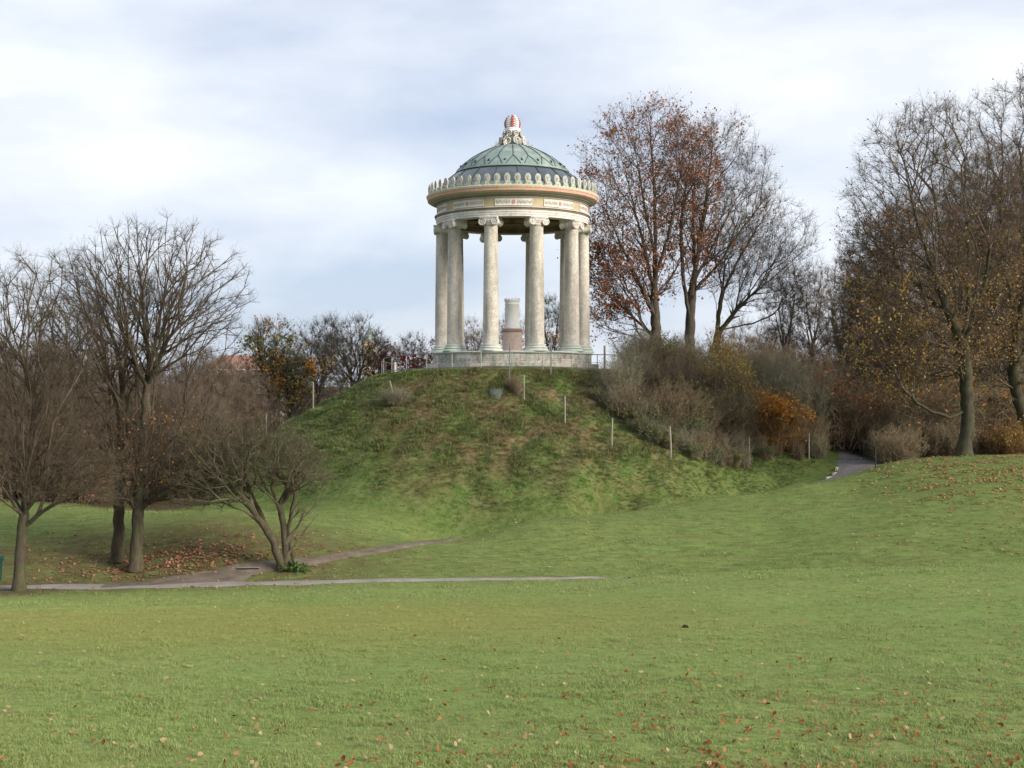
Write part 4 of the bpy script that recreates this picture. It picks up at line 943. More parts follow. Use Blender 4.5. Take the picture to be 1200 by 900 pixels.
# --- trees behind the mound on the left, and between the columns -----------------
def simple_tree(name, px, py_top, rx, ry, d, R0, label, mb, mt, group=None, n=380, tw=3200, lf=None, tl=(.45, 1.0), gz=None, trunk_to=.45, tw_r=.010, subs=3, lean=0, up=.2, cat='tree', bf=.45):
    s = d*K/F; x = (px-600)*s; y = d*K; z = float(H(x, y)) if gz is None else gz
    b = np.array([x, y, z]); top = (HZ-py_top)*s; c = np.array([x+lean*s, y, top-ry*s]); h0 = z+(c[2]-ry*s*.75-z)*1.0
    h0 = max(h0, z+.18*(top-z)); fk = np.array([x+lean*s*.4, y, h0+(c[2]-h0)*trunk_to]); r_ = np.random.default_rng(int(px*7+py_top))
    sd = [([b, (b+fk)/2+r_.normal(size=3)*[.15, .15, 0], fk], None)]
    for k in range(4):
        a = 2*pi*(k+r_.uniform(0, .6))/4; e = c+np.array([cos(a)*rx*s*.45, sin(a)*rx*s*.45, r_.uniform(.1, .55)*ry*s]); m_ = (fk+e)/2+np.array([cos(a), sin(a), 0])*rx*s*.12
        sd.append(([b+(fk-b)*r_.uniform(.7, 1.0), m_, e], 0))
    v = norm(r_.normal(size=(n, 3)))*(r_.uniform(0, 1, (n, 1))**.42); pts = c+v*np.array([rx*s, rx*s*.9, ry*s])
    D_ = make_tree(b, sd, pts, R0, r_, rt=.010, twigs=tw, subs=subs, tl=tl, tw_r=tw_r, up=up, bf=bf, far=True)
    L = [(pick(D_[2], m, r_, cnd, 1.4, 1.8), sz, mt_, r_) for (m, sz, mt_, cnd) in (lf or [])]
    return plant(name, b, D_, mb, mt, label, cat, group, L), D_
simple_tree('autumn_tree', 318, 368, 36, 60, 88, .28, 'tree with orange and olive leaves left behind the mound', B_dark, B_dark, 'trees behind the mound', n=360, tw=3200, lf=[(700, .2, L_org, None), (1500, .22, L_olive, lambda P: (P[:, 2] < 10)*1.0)])
simple_tree('autumn_tree', 343, 410, 26, 40, 84, .18, 'small ochre-leaved tree just behind the left slope of the mound', B_dark, B_dark, 'trees behind the mound', n=200, tw=1800, lf=[(700, .2, L_org, None), (700, .2, L_olive, None)])
simple_tree('bare_tree', 375, 370, 36, 55, 90, .22, 'bare fan-shaped tree rising behind the left shoulder of the mound', B_beech, B_beech, 'trees behind the mound', n=340, tw=2800, lf=[(450, .2, L_yel, lambda P: (P[:, 2] < 8)*1.0)])
simple_tree('bare_tree', 412, 367, 44, 48, 92, .28, 'broad rounded bare tree with a few yellow leaves behind the mound', B_beech, B_beech, 'trees behind the mound', n=420, tw=3200, lf=[(260, .22, L_yel, lambda P: (P[:, 2] < 9)*1.0)])
simple_tree('bare_tree', 444, 397, 24, 32, 95, .15, 'small brownish tree at the left end of the terrace railing', B_beech, B_red, 'trees behind the mound', n=180, tw=1600, lf=[(240, .2, L_red, None)])
simple_tree('red_tree', 484, 392, 38, 38, 92, .16, 'small tree full of crimson leaves behind the terrace railing left of the temple', B_beech, B_red, 'trees behind the mound', n=260, tw=2200, lf=[(2300, .24, L_crim, lambda P: .1+(P[:, 2] < P[:, 2].max()-2.2)*1.0)])
simple_tree('bare_tree', 553, 376, 24, 32, 105, .12, 'thin purplish bare tree seen between the second and third columns', B_red, B_red, 'trees seen through the temple', n=170, tw=1800)
simple_tree('bare_tree', 598, 368, 26, 36, 108, .12, 'faint bare tree behind the pillar inside the temple', B_red, B_red, 'trees seen through the temple', n=150, tw=1500, lf=[(120, .25, L_org, None)])
simple_tree('bare_tree', 645, 346, 24, 48, 98, .18, 'slender dark tree with russet leaves in the gap right of the pillar', B_dark, B_dark, 'trees seen through the temple', n=200, tw=1700, lf=[(420, .2, L_org, lambda P: (P[:, 2] < 11)*1.0)])
simple_tree('bare_tree', 920, 310, 30, 60, 95, .20, 'bare twiggy tree behind the last ridge tree', B_red, B_red, 'bare trees above the tarmac path', n=260, tw=2600)
simple_tree('bare_tree', 952, 306, 34, 66, 98, .26, 'bare tree with forked stems above the shrubs left of the tarmac path', B_red, B_red, 'bare trees above the tarmac path', n=320, tw=3000)
simple_tree('bare_tree', 985, 300, 32, 72, 100, .24, 'reddish bare tree directly above the top of the tarmac path', B_red, B_red, 'bare trees above the tarmac path', n=320, tw=3000)
# --- woods: copies of three trees --------------------------------------------------
def copy_tree(o, loc, rz, sc, label=None, group=None):
    c = o.copy(); C.objects.link(c); c.location = [float(k) for k in loc]; c.rotation_euler = (0, 0, rz); c.scale = (sc, sc, sc) if not hasattr(sc, '__len__') else sc
    if label: c['label'] = label
    if group: c['group'] = group
    for ch in list(o.children): k = ch.copy(); C.objects.link(k); k.parent = c
    return c
WL = 'bare reddish-brown tree in the dense wood at the left'; WR = 'bare brown tree in the dense wood at the right'
protos = []
for i, (px, lfm) in enumerate(((10, L_red), (60, L_tan), (-40, None))):
    t, D_ = simple_tree('woodland_tree', px, 400, 62, 78, 68+i*2, .2, WL, B_red, B_red, 'trees of the left wood', n=420, tw=5200, subs=4, tl=(.4, .9), tw_r=.009, lf=[(500, .16, lfm, lambda P: (P[:, 2] < 5)*1.0)] if lfm else None)
    protos.append((t, float(D_[1][0][:, 2].max())))
rw = np.random.default_rng(5)
for i, (px, top, d) in enumerate(((-110, 400, 64), (-75, 380, 74), (-20, 415, 66), (35, 420, 64), (85, 405, 66), (120, 395, 72), (150, 405, 80), (165, 430, 68), (205, 415, 76), (215, 430, 88), (250, 400, 84), (262, 436, 74), (290, 428, 92), (-10, 385, 86), (70, 385, 88), (110, 420, 96), (180, 400, 98), (235, 412, 104), (340, 425, 100), (370, 430, 108), (410, 428, 112), (445, 430, 112), (475, 428, 116), (235, 395, 70), (268, 408, 72), (225, 425, 64), (295, 425, 76), (0, 440, 60), (305, 455, 84))):
    s = d*K/F; x = (px-600)*s; y = d*K; z = float(H(x, y)); h = (HZ-top)*s-z; p, zz = protos[i % 3]
    copy_tree(p, (x, y, z-.1), rw.uniform(0, 6.28), h/zz, WL, 'trees of the left wood')
tall = []
for i, (px, top, d) in enumerate(((1078, 215, 78), (1165, 165, 80), (1022, 262, 82))):
    t, D_ = simple_tree('woodland_tree', px, top, 62-8*i, 130-12*i, d, .3, ('tall reddish tree behind the big dark one with the low limb', 'tall brown tree filling the gap between the two large right trees', 'reddish tall tree at the left edge of the right wood')[i], B_dark if i == 1 else B_red, B_red, 'trees of the right wood', n=560, tw=6500, subs=4, tl=(.45, 1.0), tw_r=.009, lf=[((900, .17, L_red, None), (1000, .16, L_yel, lambda P: (P[:, 2] < 11)*1.0), (400, .16, L_org, lambda P: (P[:, 2] < 9)*1.0))[i]])
    tall.append((t, float(D_[1][0][:, 2].max())))
for i, (px, top, d) in enumerate(((1048, 225, 86), (1120, 190, 86), (1205, 160, 86), (1250, 130, 78), (1310, 110, 80), (1040, 330, 76), (1150, 300, 76), (1235, 270, 72), (1000, 320, 88), (1100, 340, 72), (1185, 345, 70), (1140, 240, 90), (1350, 150, 74))):
    s = d*K/F; x = (px-600)*s; y = d*K; z = float(H(x, y)); h = (HZ-top)*s-z; p, zz = tall[i % 3]
    copy_tree(p, (x, y, z-.1), rw.uniform(0, 6.28), h/zz, WR, 'trees of the right wood')
for i, (px, top, d) in enumerate(((975, 380, 104), (1020, 390, 96), (1065, 390, 84), (1110, 400, 78), (1160, 400, 74), (910, 372, 112), (880, 360, 118), (940, 392, 92))):
    s = d*K/F; x = (px-600)*s; y = d*K; z = float(H(x, y)); h = (HZ-top)*s-z; p, zz = protos[i % 3]
    copy_tree(p, (x, y, z-.1), rw.uniform(0, 6.28), h/zz, WR, 'trees of the right wood')
# --- shrubs ---------------------------------------------------------------------
def shrub_mesh(h, w_, stems, r_, side=7, subs=3, tr=.008, arch=.5, base_r=.25):
    a = r_.uniform(0, 2*pi, stems); q = np.sqrt(r_.uniform(0, 1, stems)); B0 = np.stack([np.cos(a)*q*base_r*w_, np.sin(a)*q*base_r*w_, np.zeros(stems)], -1)
    lean = q*r_.uniform(.5, 1.1, stems); top = np.stack([np.cos(a)*lean*w_*.5, np.sin(a)*lean*w_*.5, h*np.sqrt(np.clip(1-lean**2*.55, .15, 1))*r_.uniform(.7, 1.03, stems)], -1)
    m = B0*.6+top*.4+np.array([0, 0, 1])*h*.14*arch+r_.normal(size=(stems, 3))*.04*h
    parts = []; L = []
    K_ = 6; prev = B0
    for k in range(1, K_+1):
        t = k/K_; p = B0*(1-t)**2+2*m*t*(1-t)+top*t*t; p = p+r_.normal(size=p.shape)*.028*h
        parts.append(prisms(prev, p, np.full(stems, tr*2*(1.15-t)), np.full(stems, tr*2*(1.05-t)))); 
        if k >= 1: L.append((prev, p))
        prev = p
    A0 = np.concatenate([x[0] for x in L]); A1 = np.concatenate([x[1] for x in L])
    ii = r_.integers(0, len(A0), stems*side); t = r_.uniform(0, 1, (len(ii), 1)); A = A0[ii]+(A1-A0)[ii]*t; D = norm(norm((A1-A0)[ii])*.8+r_.normal(size=A.shape)*.7+[0, 0, .1]); Ls = h*r_.uniform(.10, .24, (len(ii), 1)); Bq = A+D*Ls
    parts.append(spikes(A, Bq, np.full(len(ii), tr*.8)))
    jj = np.repeat(np.arange(len(ii)), subs); t = r_.uniform(.2, .95, (len(jj), 1)); A2 = A[jj]+(Bq-A)[jj]*t; D2 = norm(D[jj]+r_.normal(size=A2.shape)*.7); B2 = A2+D2*Ls[jj]*r_.uniform(.3, .6, (len(jj), 1))
    parts.append(spikes(A2, B2, np.full(len(jj), tr*.55))); v, f = join(parts)
    return v, f, np.concatenate([B2, Bq])
B_shrub = [bark('olive_grey_twigs', (.14, .128, .085), (.29, .265, .19), .35), bark('brown_twigs', (.150, .116, .070), (.30, .24, .155), .2), bark('dark_red_twigs', (.115, .082, .052), (.24, .178, .118), .15), bark('straw_stalks', (.13, .10, .066), (.25, .195, .13), 0), bark('ochre_twigs', (.14, .085, .035), (.26, .16, .07), 0)]
SH = {}
for key, kw in (('upright', dict(h=2.6, w_=2.6, stems=150, arch=.2, side=13, subs=4)), ('arching', dict(h=2.4, w_=3.6, stems=170, arch=1.0, side=14, subs=4)), ('dense', dict(h=2.0, w_=2.8, stems=170, arch=.6, side=15, subs=4)), ('wispy', dict(h=1.5, w_=1.2, stems=120, side=5, subs=2, arch=.1, tr=.006))):
    v, f, tips = shrub_mesh(r_=r1, **kw); SH[key] = (v, f, tips, kw['h'], {})
def shrub(kind, p, h, mat, label, lf=None, wide=1.0, name='shrub', group=None, cat='shrub'):
    v, f, tips, h0, cache = SH[kind]; k = mat.name
    if k not in cache: cache[k] = mesh('stems', v, f, mat)
    t = thing(name, p-np.array([0, 0, .08]), label, cat, group, rw.uniform(0, 6.28)); obj('stems', cache[k], t); t.scale = (h/h0*wide, h/h0*wide, h/h0)
    for n, sz, m in (lf or []):
        kk = (m.name, n, sz)
        if kk not in cache:
            P = pick(tips, n, r1, lambda P: .15+(P[:, 2] > h0*.45)*1.0, 1.2, 1.0); vv, ff = leaves(P, sz*h0/h, r1); cache[kk] = mesh('foliage', vv, ff, m)
        obj('foliage', cache[kk], t)['kind'] = 'stuff'
    return t
def shg(kind, px, top, base, mat, label, lf=None, wide=1.0, **kw):
    p = gp(px, base, 50); return shrub(kind, p, px_h(p, base-top), mat, label, lf, wide, **kw)
def sh_at(px, py_top, py_base, d): 
    s = d*K/F; x = (px-600)*s; y = d*K; return onground(x, y), s
def shr(kind, px, top, d, mat, label, lf=None, wide=1.0, **kw):
    p, s = sh_at(px, top, 0, d); h = max(.8, (HZ-top)*s-p[2]); return shrub(kind, p, h, mat, label, lf, wide, **kw)
S0, S1, S2, S3, S4 = B_shrub
shr('upright', 722, 418, 62.0, S0, 'grey-green twiggy shrub at the right end of the temple terrace', [(250, .06, L_olive)], 1.1)
shr('upright', 741, 402, 63.5, S0, 'tall grey-green shrub just right of the terrace railing end', [(300, .06, L_olive)], 1.1)
shr('dense', 762, 388, 68.0, S1, 'brownish-grey shrub below the copper-leaved beech', [(700, .09, L_olive)], 1.2)
shr('upright', 757, 384, 70.0, S0, 'pale olive shrub crest at the foot of the copper-leaved beech', [(500, .08, L_olive)], 1.0)
shr('arching', 790, 392, 70.0, S1, 'brown arching shrub between the two beech trunks', None, .8)
shr('upright', 806, 392, 72.0, S0, 'olive shrub at the foot of the forked beech', [(200, .07, L_yel)], .9)
shr('dense', 778, 424, 64.0, S2, 'dark brown shrub in the middle of the thicket slope', None, 1.1)
shr('dense', 812, 420, 65.0, S2, 'dark shrub with a small yellow tip in the thicket', [(60, .09, L_yel)], 1.3)
shr('arching', 845, 402, 67.5, S1, 'large shrub with bright yellow leaves in the middle of the thicket', [(3800, .15, L_gold), (1500, .10, L_olive)], .62)
shr('dense', 852, 425, 64.5, S2, 'lower yellow-leaved shrub in front of the big yellow one', [(2200, .13, L_gold), (900, .09, L_olive)], .75)
shr('upright', 846, 384, 72.0, S4, 'small orange-yellow shrub standing above the thicket top', [(1200, .12, L_gold)], .6)
shr('arching', 885, 402, 71.0, S1, 'brown fan-shaped shrub behind the yellow ones', None, .75)
shr('arching', 912, 410, 69.0, S0, 'grey-olive arching shrub in the right half of the thicket', [(200, .07, L_olive)], .75)
shr('arching', 935, 425, 66.0, S0, 'large grey-olive shrub nearest the tarmac path', [(250, .07, L_olive)], .75)
shr('arching', 870, 402, 74.0, S1, 'brown shrub at the back of the thicket ridge', None, 1.3)
shr('arching', 940, 402, 78.0, S2, 'reddish-brown shrub behind the thicket beside the bare trees', None, 1.3)
shg('dense', 897, 460, 520, S4, 'bright orange shrub low in the thicket near the path', [(6000, .12, L_amber)], 1.25)
shg('dense', 928, 488, 528, S4, 'ochre shrub at the foot of the orange one', [(500, .06, L_org)], .9)
shg('dense', 852, 455, 516, S1, 'low brown and olive bush at the foot of the yellow-leaved shrubs', [(900, .08, L_olive), (500, .09, L_gold)], 1.0)
shg('dense', 816, 468, 510, S1, 'brown bush filling the thicket front behind the dry stalks', [(900, .08, L_olive)], 1.3)
shg('dense', 872, 470, 516, S2, 'dark red-brown shrub left of the orange one', None, 1.4)
shg('dense', 832, 456, 508, S2, 'dark brown shrub under the lower yellow leaves', [(900, .09, L_olive)], 1.4)
shg('dense', 790, 448, 504, S2, 'dark shrub at the lower left of the thicket', [(900, .09, L_green)], 1.3)
shg('arching', 946, 478, 526, S1, 'brown shrub above the last fence post', [(200, .06, L_olive)], 1.0)
shg('dense', 957, 508, 536, S0, 'low olive bush at the bend of the tarmac path', [(900, .06, L_olive)], .8)
for px, top, d, mt, lb in ((733, 446, 488, S3, 'reddish tuft of bare stalks below the terrace bushes'), (718, 450, 484, S0, 'grey wisp of stalks at the left tip of the thicket'), (705, 438, 462, S0, 'thin grey stalks beside the terrace at the left of the thicket'), (757, 462, 502, S0, 'grey-green stalks low in the left thicket'),
        (775, 478, 512, S0, 'grey stalk clump behind the fence post on the right slope'), (800, 496, 527, S0, 'grey dry stalks between two fence posts'), (822, 500, 534, S3, 'straw-coloured stalks left of the wide fence gap'), (842, 500, 540, S3, 'tall dry stalk clump in the middle of the fence line'), (862, 503, 542, S0, 'grey dry clump beside the fifth fence post'),
        (888, 505, 536, S3, 'pinkish dry stalks just right of the fifth fence post'), (845, 522, 546, S0, 'low grey weeds before the fence'), (872, 520, 548, S0, 'leafy weeds at the foot of the fifth fence post'), (605, 436, 462, S3, 'dry straw grass clump above the first slope post'), (598, 438, 456, S3, 'straw tuft below the terrace left of the first slope post'),
        (910, 508, 533, S2, 'dark wisp before the orange shrub'), (935, 514, 538, S2, 'red-brown stalks beside the last fence post')):
    shg('wispy', px, top, d, mt, lb, [(60, .07, L_olive if mt is S0 else L_tan)], rw.uniform(.9, 1.5), name='dry_stalks', cat='weeds', group='dry stalk clumps on the mound')
for k, (px, top, base) in enumerate(((742, 474, 496), (752, 486, 508), (768, 496, 518), (784, 505, 524), (812, 516, 536), (832, 520, 540), (856, 524, 545), (770, 470, 500), (806, 484, 516), (895, 520, 538), (700, 452, 468), (715, 464, 480))):
    shg('dense', px, top, base, S1 if k % 3 == 0 else S0, 'low leafy green weeds among the dry stalks of the right slope', [(700, .08, L_green), (400, .08, L_olive)], 1.3, name='weed_clump', cat='weeds', group='green weeds at the thicket foot')
p, s = sh_at(458, 0, 0, 65); p = gp(463, 474, 55); shrub('dense', p, 1.0, S0, 'small round grey-green bush behind the leaning white post on the left of the mound', [(300, .05, L_olive)], 1.5)
# shrubs right of the tarmac path and the wood edge
for px, top, d, k, m, lf, wd, lb in ((978, 482, 73, 'dense', S2, [(900, .10, L_green)], 1.0, 'dark green bush closing the top of the tarmac path'), (1000, 490, 72, 'dense', S2, [(900, .10, L_green)], 1.2, 'dark evergreen bush behind the handrail'), (1022, 492, 67, 'dense', S2, [(500, .09, L_green)], 1.1, 'dark bush right of the handrail'),
        (1045, 478, 66, 'arching', S1, [(250, .09, L_yel)], 1.0, 'brown bush with a few yellow leaves right of the handrail'), (1048, 500, 62.5, 'dense', S1, [(200, .06, L_olive)], 1.3, 'brown thicket bush at the left end of the leafy rise'), (1075, 488, 64, 'arching', S1, [(150, .07, L_olive)], 1.1, 'olive-brown bush below the low limb'),
        (1100, 484, 65, 'arching', S2, [(200, .08, L_red)], 1.1, 'dark bush left of the big trunk'), (1118, 492, 63, 'dense', S1, None, 1.1, 'brown bush close beside the big trunk'), (1153, 488, 64, 'arching', S2, [(200, .08, L_red)], 1.1, 'russet bush right of the big trunk'), (1188, 494, 61.5, 'dense', S4, [(1100, .08, L_yel)], 1.3, 'rounded golden-yellow bush at the right edge'),
        (1215, 480, 64, 'arching', S2, None, 1.2, 'dark bush behind the golden one'), (1010, 462, 78, 'arching', S1, [(300, .10, L_yel)], 1.2, 'tall brown bush with yellow leaves above the handrail'), (990, 440, 84, 'arching', S2, None, 1.3, 'reddish tall bush above the path top'), (965, 455, 76, 'arching', S2, [(200, .1, L_red)], 1.2, 'russet bush left of the path top')):
    shr(k, px, top, d, m, lb, lf, wd, group='bushes along the right wood edge')
for i in range(46):
    left = i < 26; px = rw.uniform(-150, 330) if left else rw.uniform(985, 1330); d = rw.uniform(62, 84) if left else rw.uniform(67, 84)
    if left and px > 200: d += 12
    shr(('arching', 'dense')[i % 2], px, rw.uniform(500, 545) if left else rw.uniform(430, 480), d, (S2, S1)[i % 3 == 0], 'brown undergrowth bush in the left wood' if left else 'brown undergrowth bush in the right wood', [(700, .12, L_red)] if i % 4 < 2 else [(700, .12, (L_tan, L_org)[i % 3 == 0])], 1.5, name='undergrowth_bush', group='undergrowth of the left wood' if left else 'undergrowth of the right wood')
# --- house and church tower far behind -------------------------------------------------
def house(px, d, wdt, dep, hw, hr, rz, label):
    s = d*K/F; x = (px-600)*s; y = d*K; t = thing('house', onground(x, y), label, 'house', rz=rz)
    wm = stone('pink_plaster', (.50, .36, .30), (.56, .42, .35), (.60, .46, .40), (.4, .3, .25), .4, .2); rm = NB('red_roof_tiles', .85); rm.col(rm.ramp(rm.noise(4, 4), [(.3, (.22, .11, .09)), (.7, (.32, .18, .15))])); rm.bump(rm.noise(9, 3, stretch=(1, 1, 4)), .6, .05)
    MB().box((0, 0, hw/2), (wdt/2, dep/2, hw/2)).build('wall', wm, t)
    a, b2 = wdt/2+.4, dep/2+.4
    MB().add([(-a, -b2, hw), (a, -b2, hw), (a, b2, hw), (-a, b2, hw), (-a+b2*.7, 0, hw+hr), (a-b2*.7, 0, hw+hr)], [(0, 1, 5, 4), (1, 2, 5), (2, 3, 4, 5), (3, 0, 4), (3, 2, 1, 0)]).build('roof', rm.m, t)
    MB().box((wdt*.2, 0, hw+hr), (.4, .4, .9)).build('chimney', wm, t)
    for fl in range(3):
        for k in range(5):
            X = -wdt/2+wdt*(k+.5)/5; Z = 1.8+fl*3.0; w_ = MB().box((X, -dep/2-.02, Z), (.65, .05, .95)).build('window', M_marble, t)
            gl = NB('window_glass', .15, 0, .6); gl.col((.03, .035, .045)); MB().box((X, -dep/2-.06, Z), (.52, .03, .82)).build('pane', gl.m if k+fl == 0 else bpy.data.materials['window_glass'], w_)
    return t
house(282, 150, 11, 9, 8.0, 2.6, R(12), 'pink plastered house with red tiled roof glimpsed behind the trees left of the mound')
s = 300*K/F; x = (433-600)*s; tw = thing('church_tower', (x, 300*K, -6.6), 'pale distant church tower seen through branches left of the railing', 'tower')
MB().box((0, 0, 9), (1.7, 1.7, 9)).build('tower_shaft', M_cream, tw); MB().lathe([(1.9, 18), (1.7, 18.6), (1.2, 19.6), (.4, 20.6), (.1, 23)], 8).build('spire', M_copper, tw)
for z in (12.5, 15.5): MB().box((0, -1.72, z), (.4, .04, .9)).build('window', M_dark, tw)
# --- scattered small growth: blades and fallen leaves -------------------------------------
def scatter(name, P, scl, src, mat, label, tilt=0.15, flat=False):
    """one object: copies of small meshes set on its own points"""
    col = bpy.data.collections.new(name+'_source')
    for k, (v, f) in enumerate(src): o = bpy.data.objects.new(name+'_piece', mesh(name+'_piece', v, f, mat)); col.objects.link(o)
    me = bpy.data.meshes.new(name); me.vertices.add(len(P)); me.vertices.foreach_set('co', np.asarray(P, np.float32).ravel())
    at = me.attributes.new('size', 'FLOAT', 'POINT'); at.data.foreach_set('value', np.asarray(scl, np.float32))
    r_ = np.random.default_rng(len(P)); rot = np.stack([r_.normal(size=len(P))*tilt, r_.normal(size=len(P))*tilt, r_.uniform(0, 6.28, len(P))], -1)
    at = me.attributes.new('turn', 'FLOAT_VECTOR', 'POINT'); at.data.foreach_set('vector', rot.astype(np.float32).ravel())
    o = obj(name, me); g_ = bpy.data.node_groups.new(name, 'GeometryNodeTree')
    g_.interface.new_socket('Geometry', in_out='INPUT', socket_type='NodeSocketGeometry'); g_.interface.new_socket('Geometry', in_out='OUTPUT', socket_type='NodeSocketGeometry')
    gi = g_.nodes.new('NodeGroupInput'); go = g_.nodes.new('NodeGroupOutput'); ip = g_.nodes.new('GeometryNodeInstanceOnPoints'); ci = g_.nodes.new('GeometryNodeCollectionInfo')
    ci.inputs['Collection'].default_value = col; ci.inputs['Separate Children'].default_value = True; ci.inputs['Reset Children'].default_value = True
    na = g_.nodes.new('GeometryNodeInputNamedAttribute'); na.data_type = 'FLOAT'; na.inputs['Name'].default_value = 'size'
    nr = g_.nodes.new('GeometryNodeInputNamedAttribute'); nr.data_type = 'FLOAT_VECTOR'; nr.inputs['Name'].default_value = 'turn'
    k = g_.links.new; k(gi.outputs[0], ip.inputs['Points']); k(ci.outputs[0], ip.inputs['Instance']); ip.inputs['Pick Instance'].default_value = True
    k(nr.outputs[0], ip.inputs['Rotation']); k(na.outputs[0], ip.inputs['Scale']); k(ip.outputs[0], go.inputs[0])
    md = o.modifiers.new('scatter', 'NODES'); md.node_group = g_
    return tag(o, label, kind='stuff')
def tuft(n, spread, h, wdt, r_, bend=.5):
    a = r_.uniform(0, 2*pi, n); q = np.sqrt(r_.uniform(0, 1, n))*spread; B = np.stack([np.cos(a)*q, np.sin(a)*q, np.full(n, -.01)], -1)
    d_ = r_.uniform(0, 2*pi, n); D = np.stack([np.cos(d_), np.sin(d_), np.zeros(n)], -1); hh = (h*r_.uniform(.5, 1.15, n))[:, None]; U = np.array([0, 0, 1.])
    sd = np.stack([-np.sin(d_), np.cos(d_), np.zeros(n)], -1)*wdt/2; bd_ = (bend*r_.uniform(.2, 1.3, n))[:, None]
    m = B+U*hh*.6+D*hh*bd_*.35; t = B+U*hh*(1-.25*bd_)+D*hh*bd_
    v = np.stack([B-sd, B+sd, m-sd*.8, m+sd*.8, t], 1).reshape(-1, 3); i = (np.arange(n)*5)[:, None]
    return v, np.concatenate([i+[0, 1, 3], i+[0, 3, 2], i+[2, 3, 4]])
# lawn near the camera
P = []; rs = np.random.default_rng(9)
for d0, d1, dens in ((8.5, 13, 210), (13, 18, 130), (18, 26, 70), (26, 38, 34)):
    n = int(dens*(d1-d0)*(d1+d0)*.47); y = rs.uniform(d0, d1, n*2); y = y[rs.uniform(0, 1, n*2) < y/d1][:n]; x = rs.uniform(-.46, .46, len(y))*y; P.append(np.stack([x, y, H(x, y)], -1))
P = np.concatenate(P)
def off_path(P, X, Y, r): 
    m = np.ones(len(P), bool)
    for a, b2 in zip(X, Y): m &= (P[:, 0]-a)**2+(P[:, 1]-b2)**2 > r*r
    return m
PX = [ob for ob in bpy.data.objects if ob.name in ('footpath', 'side_path', 'tarmac_path')]
pth = np.concatenate([np.array([v.co[:] for v in ob.data.vertices]) for ob in PX])[::2]
cell = set(map(tuple, np.round(pth[:, :2]/.3).astype(int)))
def clear(P): return np.array([tuple(c) not in cell for c in np.round(P[:, :2]/.3).astype(int)])
P = P[clear(P)]
scatter('lawn_grass', P, rs.uniform(.55, 1.05, len(P))*np.clip(1+.22*wav(P[:, 0], P[:, 1], 1.1, 1, 12, 31)+.12*wav(P[:, 0], P[:, 1], 3.5, 1, 12, 32), .45, 1.8), [tuft(34, .09, .052, .0042, rs, .9) for _ in range(4)], M_blade, 'short green mown lawn grass')
P = []
for d0, d1, dens in ((37, 50, 11), (50, 64, 8)):
    n = int(dens*(d1-d0)*(d1+d0)*.45); y = rs.uniform(d0, d1, n*2); y = y[rs.uniform(0, 1, n*2) < y/d1][:n]; x = rs.uniform(-.45, .45, len(y))*y; P.append(np.stack([x, y, H(x, y)], -1))
P = np.concatenate(P); P = P[clear(P)]; P = P[np.hypot(P[:, 0]-TC[0], P[:, 1]-TC[1]) > 18]
scatter('middle_lawn_grass', P, rs.uniform(.5, 1.25, len(P))*np.clip(1+.25*wav(P[:, 0], P[:, 1], 3.0, 1, 12, 21), .35, 2), [tuft(34, .20, .060, .008, rs, 1.3) for _ in range(4)], M_blade, 'short slightly tufted grass on the lawn behind the path')
# rough tussocks on the mound
n = 42000; a = rs.uniform(-pi, pi, n); q = np.sqrt(rs.uniform(8.0**2/18.5**2, 1, n))*18.5; P = np.stack([TC[0]+q*np.sin(a), TC[1]-q*np.cos(a)], -1)
P = P[(np.abs(a) < R(105))]; P = np.column_stack([P, H(P[:, 0], P[:, 1])]); P = P[P[:, 2] > -6.0]; P = P[clear(P)]
cl = wav(P[:, 0], P[:, 1], 2.2, 1, 12, 8); rd_ = np.hypot(P[:, 0]-TC[0], P[:, 1]-TC[1]); scl = np.clip(.85+.30*cl, .3, 1.5)*rs.uniform(.7, 1.2, len(P))*(1-.55*smooth((rd_-14)/5))
scatter('rough_grass', P, scl, [tuft(38, .18, .20, .012, rs, 1.4) for _ in range(4)], M_blade, 'rough tussocky grass covering the mound')
# fallen leaves
def leafpiece(s, r_):
    v = np.array([(-.5, 0, .0), (-.15, .33, .10), (.35, .22, .04), (.55, 0, .12), (.3, -.25, .12), (-.2, -.3, .03), (0, 0, -.02)])*s; v = v+r_.normal(size=v.shape)*s*.05
    return v, np.array([[6, k, (k+1) % 6] for k in range(6)])
def on(px0, px1, py0, py1, n, r_, cond=None):
    o_ = []  # spread over the ground seen between these rows
    px = r_.uniform(px0, px1, n); py = r_.uniform(py0, py1, n)
    for a_, b_2 in zip(px, py):
        if cond is None or cond(a_, b_2, r_): o_.append(gp(a_, b_2, 8)+[0, 0, .035])
    return np.array(o_)
L_fall = leafm('fallen_brown_leaves', [(.17, .055, .022), (.30, .115, .040), (.40, .22, .10)]); L_fall2 = leafm('fallen_pale_leaves', [(.40, .27, .14), (.48, .36, .20), (.30, .18, .09)])
def fc(px, py, r_): return r_.uniform() < (.10+.9*np.clip((px-250)/650, 0, 1))*(.12+.88*np.clip((py-770)/110, 0, 1))
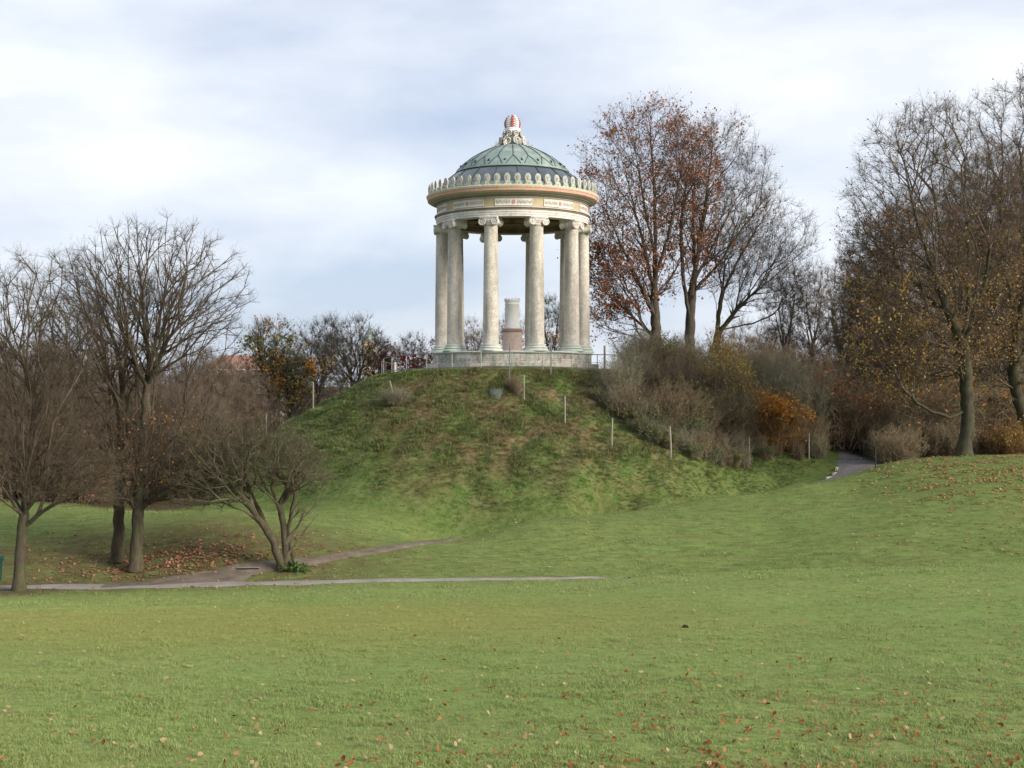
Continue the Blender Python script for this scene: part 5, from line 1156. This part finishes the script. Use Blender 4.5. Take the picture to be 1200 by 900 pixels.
P = on(0, 1200, 700, 905, 7500, rs, fc); cl = wav(P[:, 0], P[:, 1], 1.3, 1, 12, 42); P = P[rs.uniform(0, 1, len(P)) < np.clip(.5+.5*cl, .05, 1)]
scatter('fallen_leaves', P, rs.uniform(.4, 1.3, len(P)), [leafpiece(.064, rs) for _ in range(4)], L_fall, 'russet fallen leaves strewn over the front lawn', .45)
P = on(0, 1200, 700, 905, 420, rs, lambda a_, b_2, r_: True)
scatter('pale_fallen_leaves', P, rs.uniform(.5, 1.1, len(P)), [leafpiece(.085, rs) for _ in range(4)], L_fall2, 'few pale yellow fallen leaves on the front lawn', .4)
def lc(px, py, r_): return r_.uniform() < math.exp(-((px-200)/95)**2-((py-657-(200-px)*.09)/13)**2)*1.0 or r_.uniform() < .04
P = on(20, 420, 625, 692, 21000, rs, lc); cl = wav(P[:, 0], P[:, 1], 1.6, 1, 12, 41); P = P[rs.uniform(0, 1, len(P)) < np.clip(.62+.5*cl, .08, 1)]
scatter('leaf_litter', P, rs.uniform(.5, 1.4, len(P)), [leafpiece(.11, rs) for _ in range(4)], leafm('litter_leaves', [(.24, .10, .055), (.36, .18, .11), (.46, .28, .18)]), 'carpet of orange-brown fallen leaves under the left trees', .4)
def rc(px, py, r_): return r_.uniform() < np.clip((px-980)/120, 0, 1)*np.clip((600-py)/45, .04, 1)
P = on(960, 1200, 534, 650, 11000, rs, rc); cl = wav(P[:, 0], P[:, 1], 1.8, 1, 12, 43); P = P[rs.uniform(0, 1, len(P)) < np.clip(.5+.5*cl, .05, 1)]
scatter('leaf_scatter', P, rs.uniform(.6, 1.5, len(P)), [leafpiece(.12, rs) for _ in range(4)], leafm('tan_fallen_leaves', [(.30, .17, .08), (.42, .28, .14), (.26, .12, .06)]), 'tan fallen leaves over the rise at the right', .4)
P = on(200, 1200, 560, 700, 1500, rs)
scatter('stray_leaves', P, rs.uniform(.4, .9, len(P)), [leafpiece(.12, rs) for _ in range(4)], L_fall2, 'stray fallen leaves on the far lawn', .3)
# print('plant triangles', NTRI, 'total', sum(len(m.polygons) for m in bpy.data.meshes))
